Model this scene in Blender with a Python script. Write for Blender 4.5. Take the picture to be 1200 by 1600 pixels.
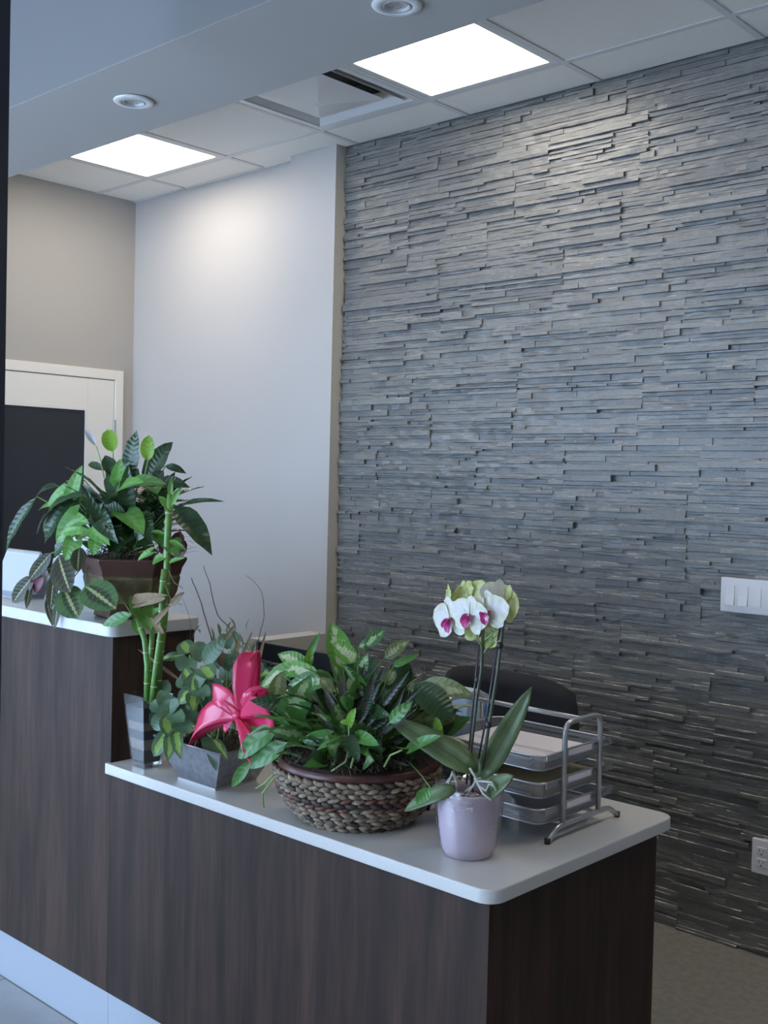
import bpy, math, random
from mathutils import Vector, Matrix
random.seed(7)
R = random
for o in list(bpy.data.objects): bpy.data.objects.remove(o)
scene = bpy.context.scene
COL = scene.collection
V3 = Vector

# ------------------------------------------------------------------ camera
RIGHT = V3((0.73451284, 0.67817074, 0.02398628))
DOWN = V3((0.03689893, -0.00461985, -0.99930832))
FWD = V3((-0.67759085, 0.73488986, -0.02841712))
CAM = V3((0, 0, 1.544)); FPX = 1737.2
cd = bpy.data.cameras.new('camera'); cam = bpy.data.objects.new('camera', cd); COL.objects.link(cam)
mw = Matrix((RIGHT, -DOWN, -FWD)).transposed().to_4x4(); mw.translation = CAM
cam.matrix_world = mw
cd.sensor_fit = 'VERTICAL'; cd.sensor_height = 24; cd.sensor_width = 18; cd.lens = FPX / 1600 * 24
cd.clip_start = 0.05
scene.camera = cam
# ------------------------------------------------------------------ world (daylight outside), exposure
w = bpy.data.worlds.new('daylight'); scene.world = w; w.use_nodes = True
w.node_tree.nodes['Background'].inputs[0].default_value = (0.50, 0.70, 1.0, 1)
w.node_tree.nodes['Background'].inputs[1].default_value = 6.9
TROFFER = 7.0
vs = scene.view_settings
vs.view_transform = 'Standard'; vs.look = 'None'; vs.gamma = 1; vs.exposure = 0.65; vs.use_curve_mapping = False

def at(u, v, y):
    d = FWD + RIGHT * ((u - 600) / FPX) + DOWN * ((v - 800) / FPX)
    return CAM + d * (y / d.y)

# ------------------------------------------------------------------ helpers
def rootloc(p):
    l = V3((0, 0, 0))
    while p is not None:
        l += p.location; p = p.parent
    return l
def tag(o, label=None, cat=None, group=None, kind=None):
    if label: o['label'] = label
    if cat: o['category'] = cat
    if group: o['group'] = group
    if kind: o['kind'] = kind
    return o
def thing(name, loc, label, cat, group=None):
    o = bpy.data.objects.new(name, None); o.empty_display_size = .05
    COL.objects.link(o); o.location = loc
    return tag(o, label, cat, group)

class MB:
    def __init__(s): s.v = []; s.f = []; s.uv = {}; s.tone = []
    def add(s, vs, fs, tone=None):
        n = len(s.v); s.v += [V3(q) for q in vs]
        s.f += [tuple(i + n for i in f) for f in fs]
        if tone is not None: s.tone += [tone] * len(fs)
        return n
    def box(s, a, b):
        x0, y0, z0 = a; x1, y1, z1 = b
        s.add([(x0,y0,z0),(x1,y0,z0),(x1,y1,z0),(x0,y1,z0),(x0,y0,z1),(x1,y0,z1),(x1,y1,z1),(x0,y1,z1)],
              [(3,2,1,0),(4,5,6,7),(0,1,5,4),(1,2,6,5),(2,3,7,6),(3,0,4,7)]); return s
    def prism(s, poly, z0, z1):
        n = len(poly)
        s.add([(x,y,z0) for x,y in poly] + [(x,y,z1) for x,y in poly],
              [tuple(range(n-1,-1,-1)), tuple(range(n,2*n))] + [(i,(i+1)%n,n+(i+1)%n,n+i) for i in range(n)]); return s
    def frustum(s, r0, z0, r1, z1, cap=True):   # r = (x0,y0,x1,y1)
        def c(r, z): return [(r[0],r[1],z),(r[2],r[1],z),(r[2],r[3],z),(r[0],r[3],z)]
        s.add(c(r0,z0)+c(r1,z1), ([(3,2,1,0),(4,5,6,7)] if cap else []) + [(i,(i+1)%4,4+(i+1)%4,4+i) for i in range(4)]); return s
    def lathe(s, c, prof, n=24, rot=0, capb=True, capt=False, jit=None):
        vs = []; m = len(prof)
        for r, z in prof:
            for k in range(n):
                a = rot + 2*math.pi*k/n
                vs.append((c[0]+r*math.cos(a), c[1]+r*math.sin(a), c[2]+z))
        fs = [(j*n+k, j*n+(k+1)%n, (j+1)*n+(k+1)%n, (j+1)*n+k) for j in range(m-1) for k in range(n)]
        if capb: fs.append(tuple(range(n-1,-1,-1)))
        if capt: fs.append(tuple((m-1)*n+k for k in range(n)))
        s.add(vs, fs); return s
    def tube(s, pts, r, n=8, closed=False):
        pts = [V3(p) for p in pts]; m = len(pts); rs = r if isinstance(r, (list, tuple)) else [r]*m
        up = None; vs = []
        for i, p in enumerate(pts):
            a = pts[i-1] if (i or closed) else p; b = pts[(i+1) % m] if (i < m-1 or closed) else p
            t = (b-a).normalized()
            if up is None: up = t.orthogonal().normalized()
            up = (up - t*up.dot(t)).normalized(); q = t.cross(up)
            for k in range(n):
                an = 2*math.pi*k/n
                vs.append(p + (up*math.cos(an)+q*math.sin(an))*rs[i])
        fs = [(i*n+k, i*n+(k+1)%n, ((i+1)%m)*n+(k+1)%n, ((i+1)%m)*n+k) for i in range(m if closed else m-1) for k in range(n)]
        if not closed: fs += [tuple(range(n-1,-1,-1)), tuple((m-1)*n+k for k in range(n))]
        s.add(vs, fs); return s
    def build(s, name, mat, parent=None, smooth=False, bevel=0, segs=2, sub=0, thick=0):
        me = bpy.data.meshes.new(name); o0 = rootloc(parent)
        me.from_pydata([tuple(q-o0) for q in s.v], [], s.f); me.update()
        me.materials.append(mat)
        if s.uv:
            ul = me.uv_layers.new(name='uv')
            for l in me.loops: ul.data[l.index].uv = s.uv[l.vertex_index]
        if s.tone:
            at_ = me.attributes.new('tone', 'FLOAT', 'FACE'); at_.data.foreach_set('value', s.tone)
        if smooth: me.polygons.foreach_set('use_smooth', [True]*len(me.polygons))
        o = bpy.data.objects.new(name, me); COL.objects.link(o); o.parent = parent
        if thick:
            m = o.modifiers.new('thick', 'SOLIDIFY'); m.thickness = thick; m.offset = 0
        if bevel:
            m = o.modifiers.new('bevel', 'BEVEL'); m.width = bevel; m.segments = segs; m.limit_method = 'ANGLE'; m.angle_limit = .6
            me.polygons.foreach_set('use_smooth', [True]*len(me.polygons))
            o.modifiers.new('wn', 'WEIGHTED_NORMAL')
        if sub:
            m = o.modifiers.new('sub', 'SUBSURF'); m.levels = sub; m.render_levels = sub
        return o
def box(name, a, b, mat, parent=None, bevel=0): return MB().box(a, b).build(name, mat, parent, bevel=bevel)
def struct(o): o['kind'] = 'structure'; return o

# ------------------------------------------------------------------ materials
class NT:
    def __init__(s, name):
        s.m = bpy.data.materials.new(name); s.m.use_nodes = True; s.t = s.m.node_tree; s.n = s.t.nodes
        s.b = s.n['Principled BSDF']; s.out = s.n['Material Output']
    def node(s, typ, **kw):
        x = s.n.new(typ)
        for k, v in kw.items():
            if k.startswith('_'): setattr(x, k[1:], v)
        return x
    def link(s, a, b): s.t.links.new(a, b)
    def val(s, i, v):
        if hasattr(v, 'is_output'): s.link(v, i)
        elif v is not None: i.default_value = v
    def math(s, op, a, b=None, c=None, clamp=False):
        x = s.node('ShaderNodeMath', _operation=op, _use_clamp=clamp)
        for i, q in enumerate((a, b, c)): s.val(x.inputs[i], q)
        return x.outputs[0]
    def mix(s, f, a, b):
        x = s.node('ShaderNodeMix', _data_type='RGBA'); s.val(x.inputs[0], f)
        for i, q in ((6, a), (7, b)): s.val(x.inputs[i], (*q, 1) if isinstance(q, tuple) else q)
        return x.outputs[2]
    def ramp(s, f, lo, hi):
        x = s.node('ShaderNodeMapRange', _interpolation_type='SMOOTHSTEP'); s.val(x.inputs[0], f)
        x.inputs[1].default_value = lo; x.inputs[2].default_value = hi; return x.outputs[0]
    def noise(s, scale, detail=3, vec=None, rough=.55):
        x = s.node('ShaderNodeTexNoise'); x.inputs['Scale'].default_value = scale; x.inputs['Detail'].default_value = detail
        x.inputs['Roughness'].default_value = rough
        if vec is not None: s.link(vec, x.inputs['Vector'])
        return x.outputs['Fac']
    def coord(s, scale=(1,1,1)):
        g = s.node('ShaderNodeNewGeometry'); mp = s.node('ShaderNodeMapping'); mp.inputs['Scale'].default_value = scale
        s.link(g.outputs['Position'], mp.inputs['Vector']); return mp.outputs[0]
    def bump(s, h, strength=.3, dist=.002):
        x = s.node('ShaderNodeBump'); x.inputs['Strength'].default_value = strength; x.inputs['Distance'].default_value = dist
        s.link(h, x.inputs['Height']); s.link(x.outputs[0], s.b.inputs['Normal'])
    def set(s, col=None, rough=None, metal=None, spec=None, **kw):
        if col is not None: s.val(s.b.inputs['Base Color'], (*col, 1) if isinstance(col, tuple) else col)
        if rough is not None: s.val(s.b.inputs['Roughness'], rough)
        if metal is not None: s.b.inputs['Metallic'].default_value = metal
        if spec is not None: s.b.inputs['Specular IOR Level'].default_value = spec
        for k, v in kw.items(): s.val(s.b.inputs[k.replace('_', ' ')], v)
        return s.m
def mat(name, col, rough=.5, metal=0, spec=.5, var=0, scale=30, bump=0, bscale=None, bdist=.001, **kw):
    n = NT(name)
    c = col
    if var or bump: vec = n.coord()
    if var:
        f = n.noise(scale, 4, vec)
        c = n.mix(n.ramp(f, .3, .7), tuple(q*(1-var) for q in col), tuple(min(1, q*(1+var)) for q in col))
    n.set(c, rough, metal, spec, **kw)
    if bump: n.bump(n.noise(bscale or scale*4, 4, vec), bump, bdist)
    return n.m
M = {}
M['wall_white'] = mat('white_paint', (.555, .525, .50), .6, bump=.15, bscale=400, bdist=.0006)
M['wall_grey'] = mat('greige_paint', (.455, .43, .395), .6, bump=.15, bscale=400, bdist=.0006)
M['beige'] = mat('beige_paint', (.55, .53, .47), .6, bump=.15, bscale=400, bdist=.0006)
M['soffit'] = mat('soffit_lit_grey', (.47, .45, .425), .62, bump=.15, bscale=400, bdist=.0006)  # bulkhead grey made lighter: brightness of the underside put into the colour
M['bulkhead'] = mat('grey_paint', (.19, .187, .185), .62, bump=.15, bscale=400, bdist=.0006)
M['tile'] = mat('ceiling_tile_board', (.90, .87, .81), .85, var=.04, scale=260, bump=.5, bscale=500, bdist=.001)
M['grid'] = mat('grid_steel', (.70, .70, .69), .45)
M['white_metal'] = mat('white_enamel', (.75, .75, .74), .35)
M['door'] = mat('door_paint', (.86, .82, .75), .4)
M['plastic_white'] = mat('white_plastic', (.80, .80, .82), .3)
M['kick'] = mat('pale_skirting', (.36, .39, .44), .35)
M['solid'] = mat('grey_quartz', (.60, .59, .57), .32, var=.05, scale=420, spec=.5)
M['floor_tile'] = mat('floor_porcelain', (.37, .375, .38), .35, var=.06, scale=14, bump=.05)
M['grout'] = mat('grout', (.16, .16, .16), .8)
M['carpet'] = mat('office_floor', (.25, .235, .205), .7, var=.12, scale=40, bump=.25, bscale=300)
M['black_plastic'] = mat('black_plastic', (.018, .018, .02), .4)
M['black_fabric'] = mat('black_mesh_fabric', (.02, .02, .024), .8, bump=.5, bscale=900)
M['post'] = mat('navy_metal', (.022, .026, .040), .5)
M['steel'] = mat('silver_paint', (.52, .53, .55), .32, metal=.75)
M['dark_metal'] = mat('brushed_tin', (.30, .31, .33), .38, metal=.85, var=.15, scale=60)
M['paper'] = mat('paper', (.80, .74, .76), .7)
M['manila'] = mat('manila_folder', (.72, .58, .33), .6)
M['soil'] = mat('soil', (.035, .025, .02), .9, var=.6, scale=80, bump=.8, bscale=120, bdist=.006)
M['moss'] = mat('dry_moss', (.10, .085, .06), .9, var=.5, scale=120)
M['twig'] = mat('brown_twig', (.10, .065, .06), .7)
M['raffia'] = mat('raffia', (.22, .155, .085), .7, var=.2, scale=200)
M['pink'] = mat('pink_satin', (.74, .035, .13), .26, spec=.6)
M['orchid_pot'] = mat('pink_glaze', (.66, .56, .62), .25)
M['root'] = mat('orchid_root', (.42, .42, .36), .6)
M['orchid_stem'] = mat('orchid_stem', (.07, .075, .05), .4)
M['stake'] = mat('dark_stake', (.05, .045, .06), .3)
M['magenta'] = mat('orchid_lip', (.48, .03, .20), .4)
M['stem'] = mat('green_stem', (.10, .20, .05), .5)
M['paleStem'] = mat('pale_green_stem', (.25, .38, .13), .5)
M['bamboo'] = mat('lucky_bamboo', (.13, .27, .06), .4, var=.2, scale=30)
M['bamboo_node'] = mat('bamboo_ring', (.42, .46, .30), .6)
M['burgundy'] = mat('burgundy_leaf', (.10, .012, .025), .45)
M['screen_dark'] = mat('dark_glass', (.030, .033, .038), .12, spec=.35)

def wood():
    n = NT('dark_laminate')
    v = n.coord((9, 9, .8)); f1 = n.noise(2.2, 5, v, .6)
    v2 = n.coord((90, 90, 3)); f2 = n.noise(2.0, 3, v2)
    v3 = n.coord((1, 1, .6)); f3 = n.noise(3.5, 2, v3)
    c = n.mix(n.ramp(f1, .32, .68), (.036, .025, .021), (.074, .046, .036))
    c = n.mix(n.math('MULTIPLY', n.ramp(f2, .4, .7), .35), c, (.030, .022, .020))
    c = n.mix(n.math('MULTIPLY', n.ramp(f3, .5, .75), .4), c, (.024, .018, .017))
    n.bump(f2, .08, .0005)
    return n.set(c, .45, 0, .12)
M['wood'] = wood()

def slate():
    n = NT('black_slate')
    a = n.node('ShaderNodeAttribute'); a.attribute_name = 'tone'
    v = n.coord((1, 1, 3.0)); f = n.noise(38, 5, v, .65)
    c = n.mix(a.outputs['Fac'], (.085, .086, .088), (.285, .275, .245))
    c = n.mix(n.math('MULTIPLY', n.ramp(f, .35, .75), .6), c, (.085, .087, .09))
    c = n.mix(n.math('MULTIPLY', n.math('GREATER_THAN', a.outputs['Fac'], 1.5), n.ramp(n.noise(60, 2, n.coord()), .35, .6)), c, (.62, .61, .59))  # pale chipped top edges, painted to carry glints of light too
    f2 = n.noise(150, 3, n.coord((.6, .6, 1.6)))
    c = n.mix(n.math('MULTIPLY', n.ramp(f2, .64, .76), .75), c, (.46, .45, .43))
    g = n.noise(90, 6, n.coord((.5, .5, 1.6)), .7)
    n.bump(g, .8, .005)
    n.b.inputs['Coat Weight'].default_value = .8; n.b.inputs['Coat Roughness'].default_value = .36; n.b.inputs['Coat IOR'].default_value = 1.6
    return n.set(c, n.math('ADD', n.math('MULTIPLY', f, .2), .20), 0, 1.0)
M['slate'] = slate()

def emit(name, col, s):
    n = NT(name); n.set((.8, .8, .8), .5)
    n.b.inputs['Emission Color'].default_value = (*col, 1); n.b.inputs['Emission Strength'].default_value = s
    return n.m
M['lens'] = emit('troffer_lens', (1.0, .90, .76), TROFFER)

def clear(name, tint=(1, 1, 1), amount=.2, rough=.05, bumpy=0, spec_col=(1, 1, 1), refl=.5, _=0):
    return _clear(name, tint, amount, rough, bumpy, spec_col, refl)
def _clear(name, tint, amount, rough, bumpy, spec_col, refl):
    # rough=.05, bumpy=0, spec_col=(1, 1, 1)):
    n = NT(name); n.n.remove(n.b)
    tr = n.node('ShaderNodeBsdfTransparent'); tr.inputs[0].default_value = (*tint, 1)
    gl = n.node('ShaderNodeBsdfGlossy'); gl.inputs['Color'].default_value = (*spec_col, 1); gl.inputs['Roughness'].default_value = rough
    fr = n.node('ShaderNodeFresnel'); fr.inputs[0].default_value = 1.5
    f = n.math('ADD', n.math('MULTIPLY', fr.outputs[0], refl), amount, clamp=True)
    if bumpy:
        b = n.node('ShaderNodeBump'); b.inputs['Strength'].default_value = bumpy; b.inputs['Distance'].default_value = .004
        n.link(n.noise(45, 4, n.coord()), b.inputs['Height']); n.link(b.outputs[0], gl.inputs['Normal']); n.link(b.outputs[0], fr.inputs['Normal'])
    mx = n.node('ShaderNodeMixShader'); n.link(f, mx.inputs[0]); n.link(tr.outputs[0], mx.inputs[1]); n.link(gl.outputs[0], mx.inputs[2])
    n.link(mx.outputs[0], n.out.inputs[0]); return n.m
M['glass'] = clear('vase_glass', (.93, .94, .95), .01, .05, refl=.22)
M['cello'] = clear('cellophane', (.97, .96, .98), .13, .14, 1.0)
M['clear_plastic'] = clear('clear_plastic', (.9, .92, .92), .12, .1)

def meshmat():          # woven wire sheet of the letter trays: wires with holes between
    n = NT('wire_mesh')
    g = n.node('ShaderNodeNewGeometry'); sp = n.node('ShaderNodeSeparateXYZ'); n.link(g.outputs['Position'], sp.inputs[0])
    k = 2*math.pi/.0042
    a = n.math('SINE', n.math('MULTIPLY', n.math('ADD', sp.outputs[0], n.math('ADD', sp.outputs[1], sp.outputs[2])), k))
    b = n.math('SINE', n.math('MULTIPLY', n.math('SUBTRACT', sp.outputs[0], n.math('ADD', sp.outputs[1], n.math('MULTIPLY', sp.outputs[2], -1.0))), k))
    h = n.math('GREATER_THAN', n.math('MULTIPLY', a, b), .42)
    n.set((.30, .30, .30), .45, .4); n.val(n.b.inputs['Alpha'], n.math('SUBTRACT', 1.0, h)); return n.m
M['mesh'] = meshmat()

def leafmat(name, base, center=None, cw=.4, camp=.6, cscale=18, vein=None, vs=.3, freq=14, slant=5, rib=None, ribw=.05, zig=0, rough=.38, edge=None, trans=.18, back=None):
    n = NT(name)
    uv = n.node('ShaderNodeUVMap'); uv.uv_map = 'uv'; sp = n.node('ShaderNodeSeparateXYZ'); n.link(uv.outputs[0], sp.inputs[0])
    u = sp.outputs[0]; c = n.math('ABSOLUTE', n.math('MULTIPLY', n.math('SUBTRACT', sp.outputs[1], .5), 2.0))
    pos = n.coord(); nz = n.noise(cscale, 4, pos)
    col = n.mix(n.ramp(n.noise(25, 3, pos), .3, .7), tuple(q*.82 for q in base), tuple(q*1.18 for q in base))
    if center:
        m = n.math('SUBTRACT', n.math('ADD', cw, n.math('MULTIPLY', n.math('SUBTRACT', nz, .5), camp*2)), c)
        ends = n.math('MULTIPLY', n.ramp(u, .02, .16), n.ramp(n.math('SUBTRACT', 1.0, u), .03, .2))
        m = n.math('MULTIPLY', n.ramp(m, -.07, .07), ends)
        col = n.mix(m, col, center)
    if vein:
        s_ = n.math('SINE', n.math('SUBTRACT', n.math('MULTIPLY', u, freq*6.283), n.math('MULTIPLY', c, slant)))
        col = n.mix(n.math('MULTIPLY', n.ramp(s_, .62, .98), vs), col, vein)
    if rib:
        wd = ribw
        if zig: wd = n.math('ADD', ribw, n.math('MULTIPLY', n.math('FRACT', n.math('MULTIPLY', u, float(zig))), ribw*1.6))
        col = n.mix(n.math('LESS_THAN', c, wd), col, rib)
    n.set(col, rough, 0, .45)
    s2 = n.math('SINE', n.math('SUBTRACT', n.math('MULTIPLY', u, freq*6.283), n.math('MULTIPLY', c, slant)))
    n.bump(s2, .25, .0012)
    tl = n.node('ShaderNodeBsdfTranslucent'); n.link(n.mix(.5, col, (.18, .30, .04)), tl.inputs[0])
    mx = n.node('ShaderNodeMixShader'); mx.inputs[0].default_value = trans
    n.link(n.b.outputs[0], mx.inputs[1]); n.link(tl.outputs[0], mx.inputs[2]); n.link(mx.outputs[0], n.out.inputs[0])
    return n.m
L = {
 'lily': leafmat('peace_lily_leaf', (.024, .060, .022), vein=(.05, .10, .045), vs=.35, freq=11, rough=.26, trans=.08),
 'arrow': leafmat('arrowhead_leaf', (.12, .31, .055), center=(.20, .42, .10), cw=.25, camp=.5, vein=(.22, .42, .18), vs=.35, freq=5, slant=6, rib=(.25, .45, .2), ribw=.035),
 'bract': leafmat('young_leaf', (.22, .42, .035), vein=(.32, .52, .1), vs=.3, freq=5, trans=.35),
 'white': leafmat('white_spathe', (.62, .62, .66), trans=.3),
 'prayer': leafmat('prayer_plant_leaf', (.050, .055, .032), center=(.030, .026, .018), cw=.62, camp=.25, cscale=30, vein=(.13, .14, .07), vs=.35, freq=8, slant=7, rib=(.36, .38, .20), ribw=.05, zig=9, rough=.4),
 'prayer_green': leafmat('prayer_plant_green_leaf', (.07, .15, .05), center=(.028, .036, .02), cw=.45, camp=.25, cscale=30, vein=(.12, .20, .09), vs=.4, freq=8, slant=7, rib=(.34, .40, .18), ribw=.06, zig=8, rough=.4),
 'dieff': leafmat('dumb_cane_leaf', (.13, .33, .055), center=(.60, .64, .38), cw=.40, camp=.9, cscale=60, vein=(.2, .38, .12), vs=.25, freq=9, slant=6),
 'dieff_dark': leafmat('dumb_cane_dark_leaf', (.075, .20, .06), center=(.42, .54, .28), cw=.34, camp=1.0, cscale=80, vein=(.14, .26, .09), vs=.3, freq=9, slant=6),
 'pothos': leafmat('pothos_leaf', (.075, .22, .045), vein=(.10, .24, .06), vs=.3, freq=5, slant=5, rib=(.14, .28, .08), ribw=.03, rough=.3),
 'bright': leafmat('fresh_leaf', (.16, .36, .035), vein=(.24, .46, .07), vs=.3, freq=5, trans=.3),
 'strap': leafmat('dark_strap_leaf', (.022, .040, .022), center=(.05, .028, .03), cw=.3, camp=.6, rough=.35, trans=.06),
 'olive': leafmat('olive_leaf', (.14, .17, .06), center=(.34, .36, .18), cw=.3, camp=1.1, cscale=70, vein=(.26, .28, .12), vs=.4, freq=9),
 'schef': leafmat('umbrella_plant_leaf', (.10, .18, .10), vein=(.12, .2, .14), vs=.2, freq=7, rough=.4),
 'schef_var': leafmat('umbrella_plant_variegated_leaf', (.10, .185, .095), center=(.32, .50, .12), cw=.42, camp=.55, cscale=40, rough=.4),
 'orchid': leafmat('orchid_leaf', (.095, .140, .055), rough=.38, freq=1, slant=0, rib=(.04, .075, .028), ribw=.04, trans=.06),
 'petal': leafmat('orchid_petal', (.84, .84, .70), center=(.88, .85, .86), cw=.5, camp=.4, vein=(.7, .66, .6), vs=.2, freq=3, rough=.5, trans=.25),
 'petal_green': leafmat('orchid_green_petal', (.62, .66, .26), center=(.74, .75, .42), cw=.4, camp=.5, rough=.5, trans=.3),
 'bam': leafmat('bamboo_leaf', (.11, .27, .045), freq=3, trans=.25),
}

# ------------------------------------------------------------------ room shell
CZ = 3.03; XL = -5.17; XR = 2.4; YF = -2.4; YB = 3.55
floor = struct(box('floor', (XL-.1, YF-.1, -.12), (XR+.1, YB+.15, -.012), M['grout']))
struct(floor)
tx = [XL] + [-5.49 + .6*k for k in range(1, 14)] + [XR]
ty = [YF, -1.9, -1.3, -.7, -.1, .5, 1.1, 1.7]
for i in range(len(tx)-1):
    for j in range(len(ty)-1):
        box('floor_tile', (tx[i]+.002, ty[j]+.002, -.012), (tx[i+1]-.002, ty[j+1]-.002, 0), M['floor_tile'], floor)
box('carpet_floor', (XL, 1.702, -.012), (XR, YB, 0), M['carpet'], floor)

struct(box('wall_back', (XL-.1, YB, 0), (-3.70, YB+.12, 3.16), M['wall_white']))
pil = struct(box('wall_return', (-3.857, 3.49, 0), (-3.5575, YB+.12, 3.16), M['wall_white']))
pil.data.materials.append(M['beige']); pil.data.polygons[3].material_index = 1
hw = struct(box('wall_low', (-3.66, 3.13, 0), (-3.5575, 3.489, .85), M['wall_white']))
hw.data.materials.append(M['beige']); hw.data.polygons[3].material_index = 1; hw.data.polygons[2].material_index = 1
struct(box('wall_left', (XL-.12, .1, 0), (XL, YB, 3.16), M['wall_grey']))
struct(box('wall_right', (XR, YF, 0), (XR+.12, YB+.12, 3.16), M['wall_white']))
post = struct(box('trim_1', (-2.33, 1.085, 0), (-2.2085, 1.195, 3.16), M['post']))

HEAD = 2.2; XW = -1.7; YW = .1
struct(box('wall_front', (XW, YF-.1, 0), (XR, YF, 3.16), M['wall_white']))
# storefront glazing behind and beside the viewer: open daylight between posts, header above
for nm, a, b, along in (('window_1', (XL-.12, YF-.1, 0), (XW, YF, 3.16), 0), ('window_2', (XL-.12, YF, 0), (XL, YW, 3.16), 1)):
    f = struct(MB().box((a[0], a[1], HEAD), (b[0], b[1], 3.16)).box((a[0], a[1], 0), (b[0], b[1], .12)).build(nm, M['bulkhead']))
    n = 3
    for k in range(n+1):
        if along == 0:
            x = a[0] + (b[0]-a[0]-.06)*k/n; box('mullion', (x, a[1], .12), (x+.06, b[1], HEAD), M['post'], f)
        else:
            y = a[1] + (b[1]-a[1]-.06)*k/n; box('mullion', (a[0], y, .12), (b[0], y+.06, HEAD), M['post'], f)

# ceiling: slab, lay-in tiles, grid
ceil = struct(box('ceiling', (XL-.12, YF-.1, 3.16), (XR+.12, YB+.12, 3.22), M['bulkhead']))
ADDED_LAMPS = ((-3.4, 'added, unseen square ceiling light in the lobby ceiling, nearer the side window'), (-.6, 'added, unseen square ceiling light in the lobby ceiling, nearer the side wall'))  # lobby lights added out of view to raise the ambient light
lx = [XL, -3.7, -3.1, -.9, -.3, XR]
for k in range(5):
    if k in (1, 3):
        for a_, b_ in ((YF, -.75), (-.15, 1.706)): box('lobby_ceiling', (lx[k], a_, CZ), (lx[k+1], b_, CZ+.02), M['wall_white'], ceil)
    else: box('lobby_ceiling', (lx[k], YF, CZ), (lx[k+1], 1.706, CZ+.02), M['wall_white'], ceil)
gx = [XL, -4.714, -4.096, -3.478, -2.86, -2.242, -1.624, -1.006, -.388, .23, .848, 1.466, 2.084, XR]
gy = [2.106, 2.70, 3.31, YB-.001]
LIGHTS = [(1, 1), (4, 1), (7, 1)]; VENT = (3, 1)  # last troffer is added beyond the view for more ambient light
for i in range(len(gx)-1):
    for j in range(3):
        if (i, j) in LIGHTS or (i, j) == VENT: continue
        x0, x1 = gx[i]+.002, gx[i+1]-.002
        y1 = gy[j+1]-.002
        if j == 2 and x1 > -3.6: y1 = 3.545
        if j == 2 and i == 2:      # cut round the pillar
            MB().prism([(x0, gy[j]+.002), (x1, gy[j]+.002), (x1, 3.489), (-3.858, 3.489), (-3.858, y1), (x0, y1)], CZ, CZ+.015).build('ceiling_tile', M['tile'], ceil); continue
        if j == 2 and i == 3:
            MB().prism([(x0, gy[j]+.002), (x1, gy[j]+.002), (x1, y1), (-3.556, y1), (-3.556, 3.489), (x0, 3.489)], CZ, CZ+.015).build('ceiling_tile', M['tile'], ceil); continue
        MB().box((x0, gy[j]+.002, CZ), (x1, y1, CZ+.015)).build('ceiling_tile', M['tile'], ceil)
for y in gy[1:3]: box('grid_bar', (XL, y-.012, CZ-.004), (XR, y+.012, CZ-.0005), M['grid'], ceil)
for i, x in enumerate(gx[1:-1]):
    for j in range(3):
        y1 = gy[j+1]-.012 if j < 2 else (3.49 if abs(x+3.478) < .01 and False else 3.538)
        if j == 2 and -3.86 < x < -3.556: y1 = 3.488
        box('grid_bar', (x-.012, gy[j]+.012, CZ-.0045), (x+.012, y1, CZ-.0005), M['grid'], ceil)
box('grid_bar', (XL, 2.106, CZ-.0045), (XR, 2.118, CZ-.0005), M['grid'], ceil)
box('grid_bar', (XL, YB-.022, CZ-.0045), (-3.858, YB-.001, CZ-.0005), M['grid'], ceil)
bk = struct(box('ceiling_bulkhead', (XL, 1.706, 2.641), (XR, 2.104, 3.16), M['bulkhead']))
box('soffit_lit_skin', (XL, 1.7061, 2.64), (XR, 2.1039, 2.641), M['soffit'], bk)  # thin lighter sheet standing in for light on the bulkhead's underside

def troffer(x0, x1, y0, y1, lab):
    t = thing('ceiling_light', ((x0+x1)/2, (y0+y1)/2, CZ), lab, 'light', 'square ceiling lights')
    b = .024; fr = MB()
    fr.box((x0, y0, CZ-.004), (x1, y0+b, CZ+.03)).box((x0, y1-b, CZ-.004), (x1, y1, CZ+.03)).box((x0, y0+b, CZ-.004), (x0+b, y1-b, CZ+.03)).box((x1-b, y0+b, CZ-.004), (x1, y1-b, CZ+.03))
    fr.build('frame', M['white_metal'], t)
    box('diffuser', (x0+b, y0+b, CZ+.002), (x1-b, y1-b, CZ+.006), M['lens'], t)
    box('housing', (x0+b, y0+b, CZ+.007), (x1-b, y1-b, CZ+.09), M['white_metal'], t)
for (i, j), lab in zip(LIGHTS, ('square ceiling troffer light above the grey wall and door', 'square ceiling troffer light above the dark stone wall', 'added, unseen square ceiling troffer light beyond the right edge of the view')):
    troffer(gx[i]+.013, gx[i+1]-.013, gy[j]+.013, gy[j+1]-.013, lab)
for x, lab in ADDED_LAMPS: troffer(x-.3, x+.3, -.75, -.15, lab)
i, j = VENT
cx, cy = (gx[i]+gx[i+1])/2, (gy[j]+gy[j+1])/2
t = thing('air_diffuser', (cx, cy, CZ), 'white square louvred air diffuser between the two ceiling lights', 'vent')
def sq(h): return (cx-h, cy-h, cx+h, cy+h)
fr = MB()
for a, b in (((-.294, -.294), (.294, -.262)), ((-.294, .262), (.294, .294)), ((-.294, -.262), (-.262, .262)), ((.262, -.262), (.294, .262))):
    fr.box((cx+a[0], cy+a[1], CZ-.004), (cx+b[0], cy+b[1], CZ+.004))
fr.build('frame', M['white_metal'], t)
MB().frustum(sq(.262), CZ+.12, sq(.262), CZ, cap=False).build('neck', mat('duct_grey', (.35, .34, .33), .6), t, thick=.002)
box('duct_back', (cx-.26, cy-.26, CZ+.118), (cx+.26, cy+.26, CZ+.125), mat('duct_dark', (.16, .15, .15), .7), t)
for a, b, z0, z1 in ((.222, .262, .04, 0), (.195, .236, .035, -.006)):
    MB().frustum(sq(a), CZ+z0, sq(b), CZ+z1, cap=False).build('louvre', M['white_metal'], t, thick=.002)
MB().frustum(sq(.018), CZ-.034, sq(.182), CZ-.004).build('centre_cone', M['white_metal'], t)

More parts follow.
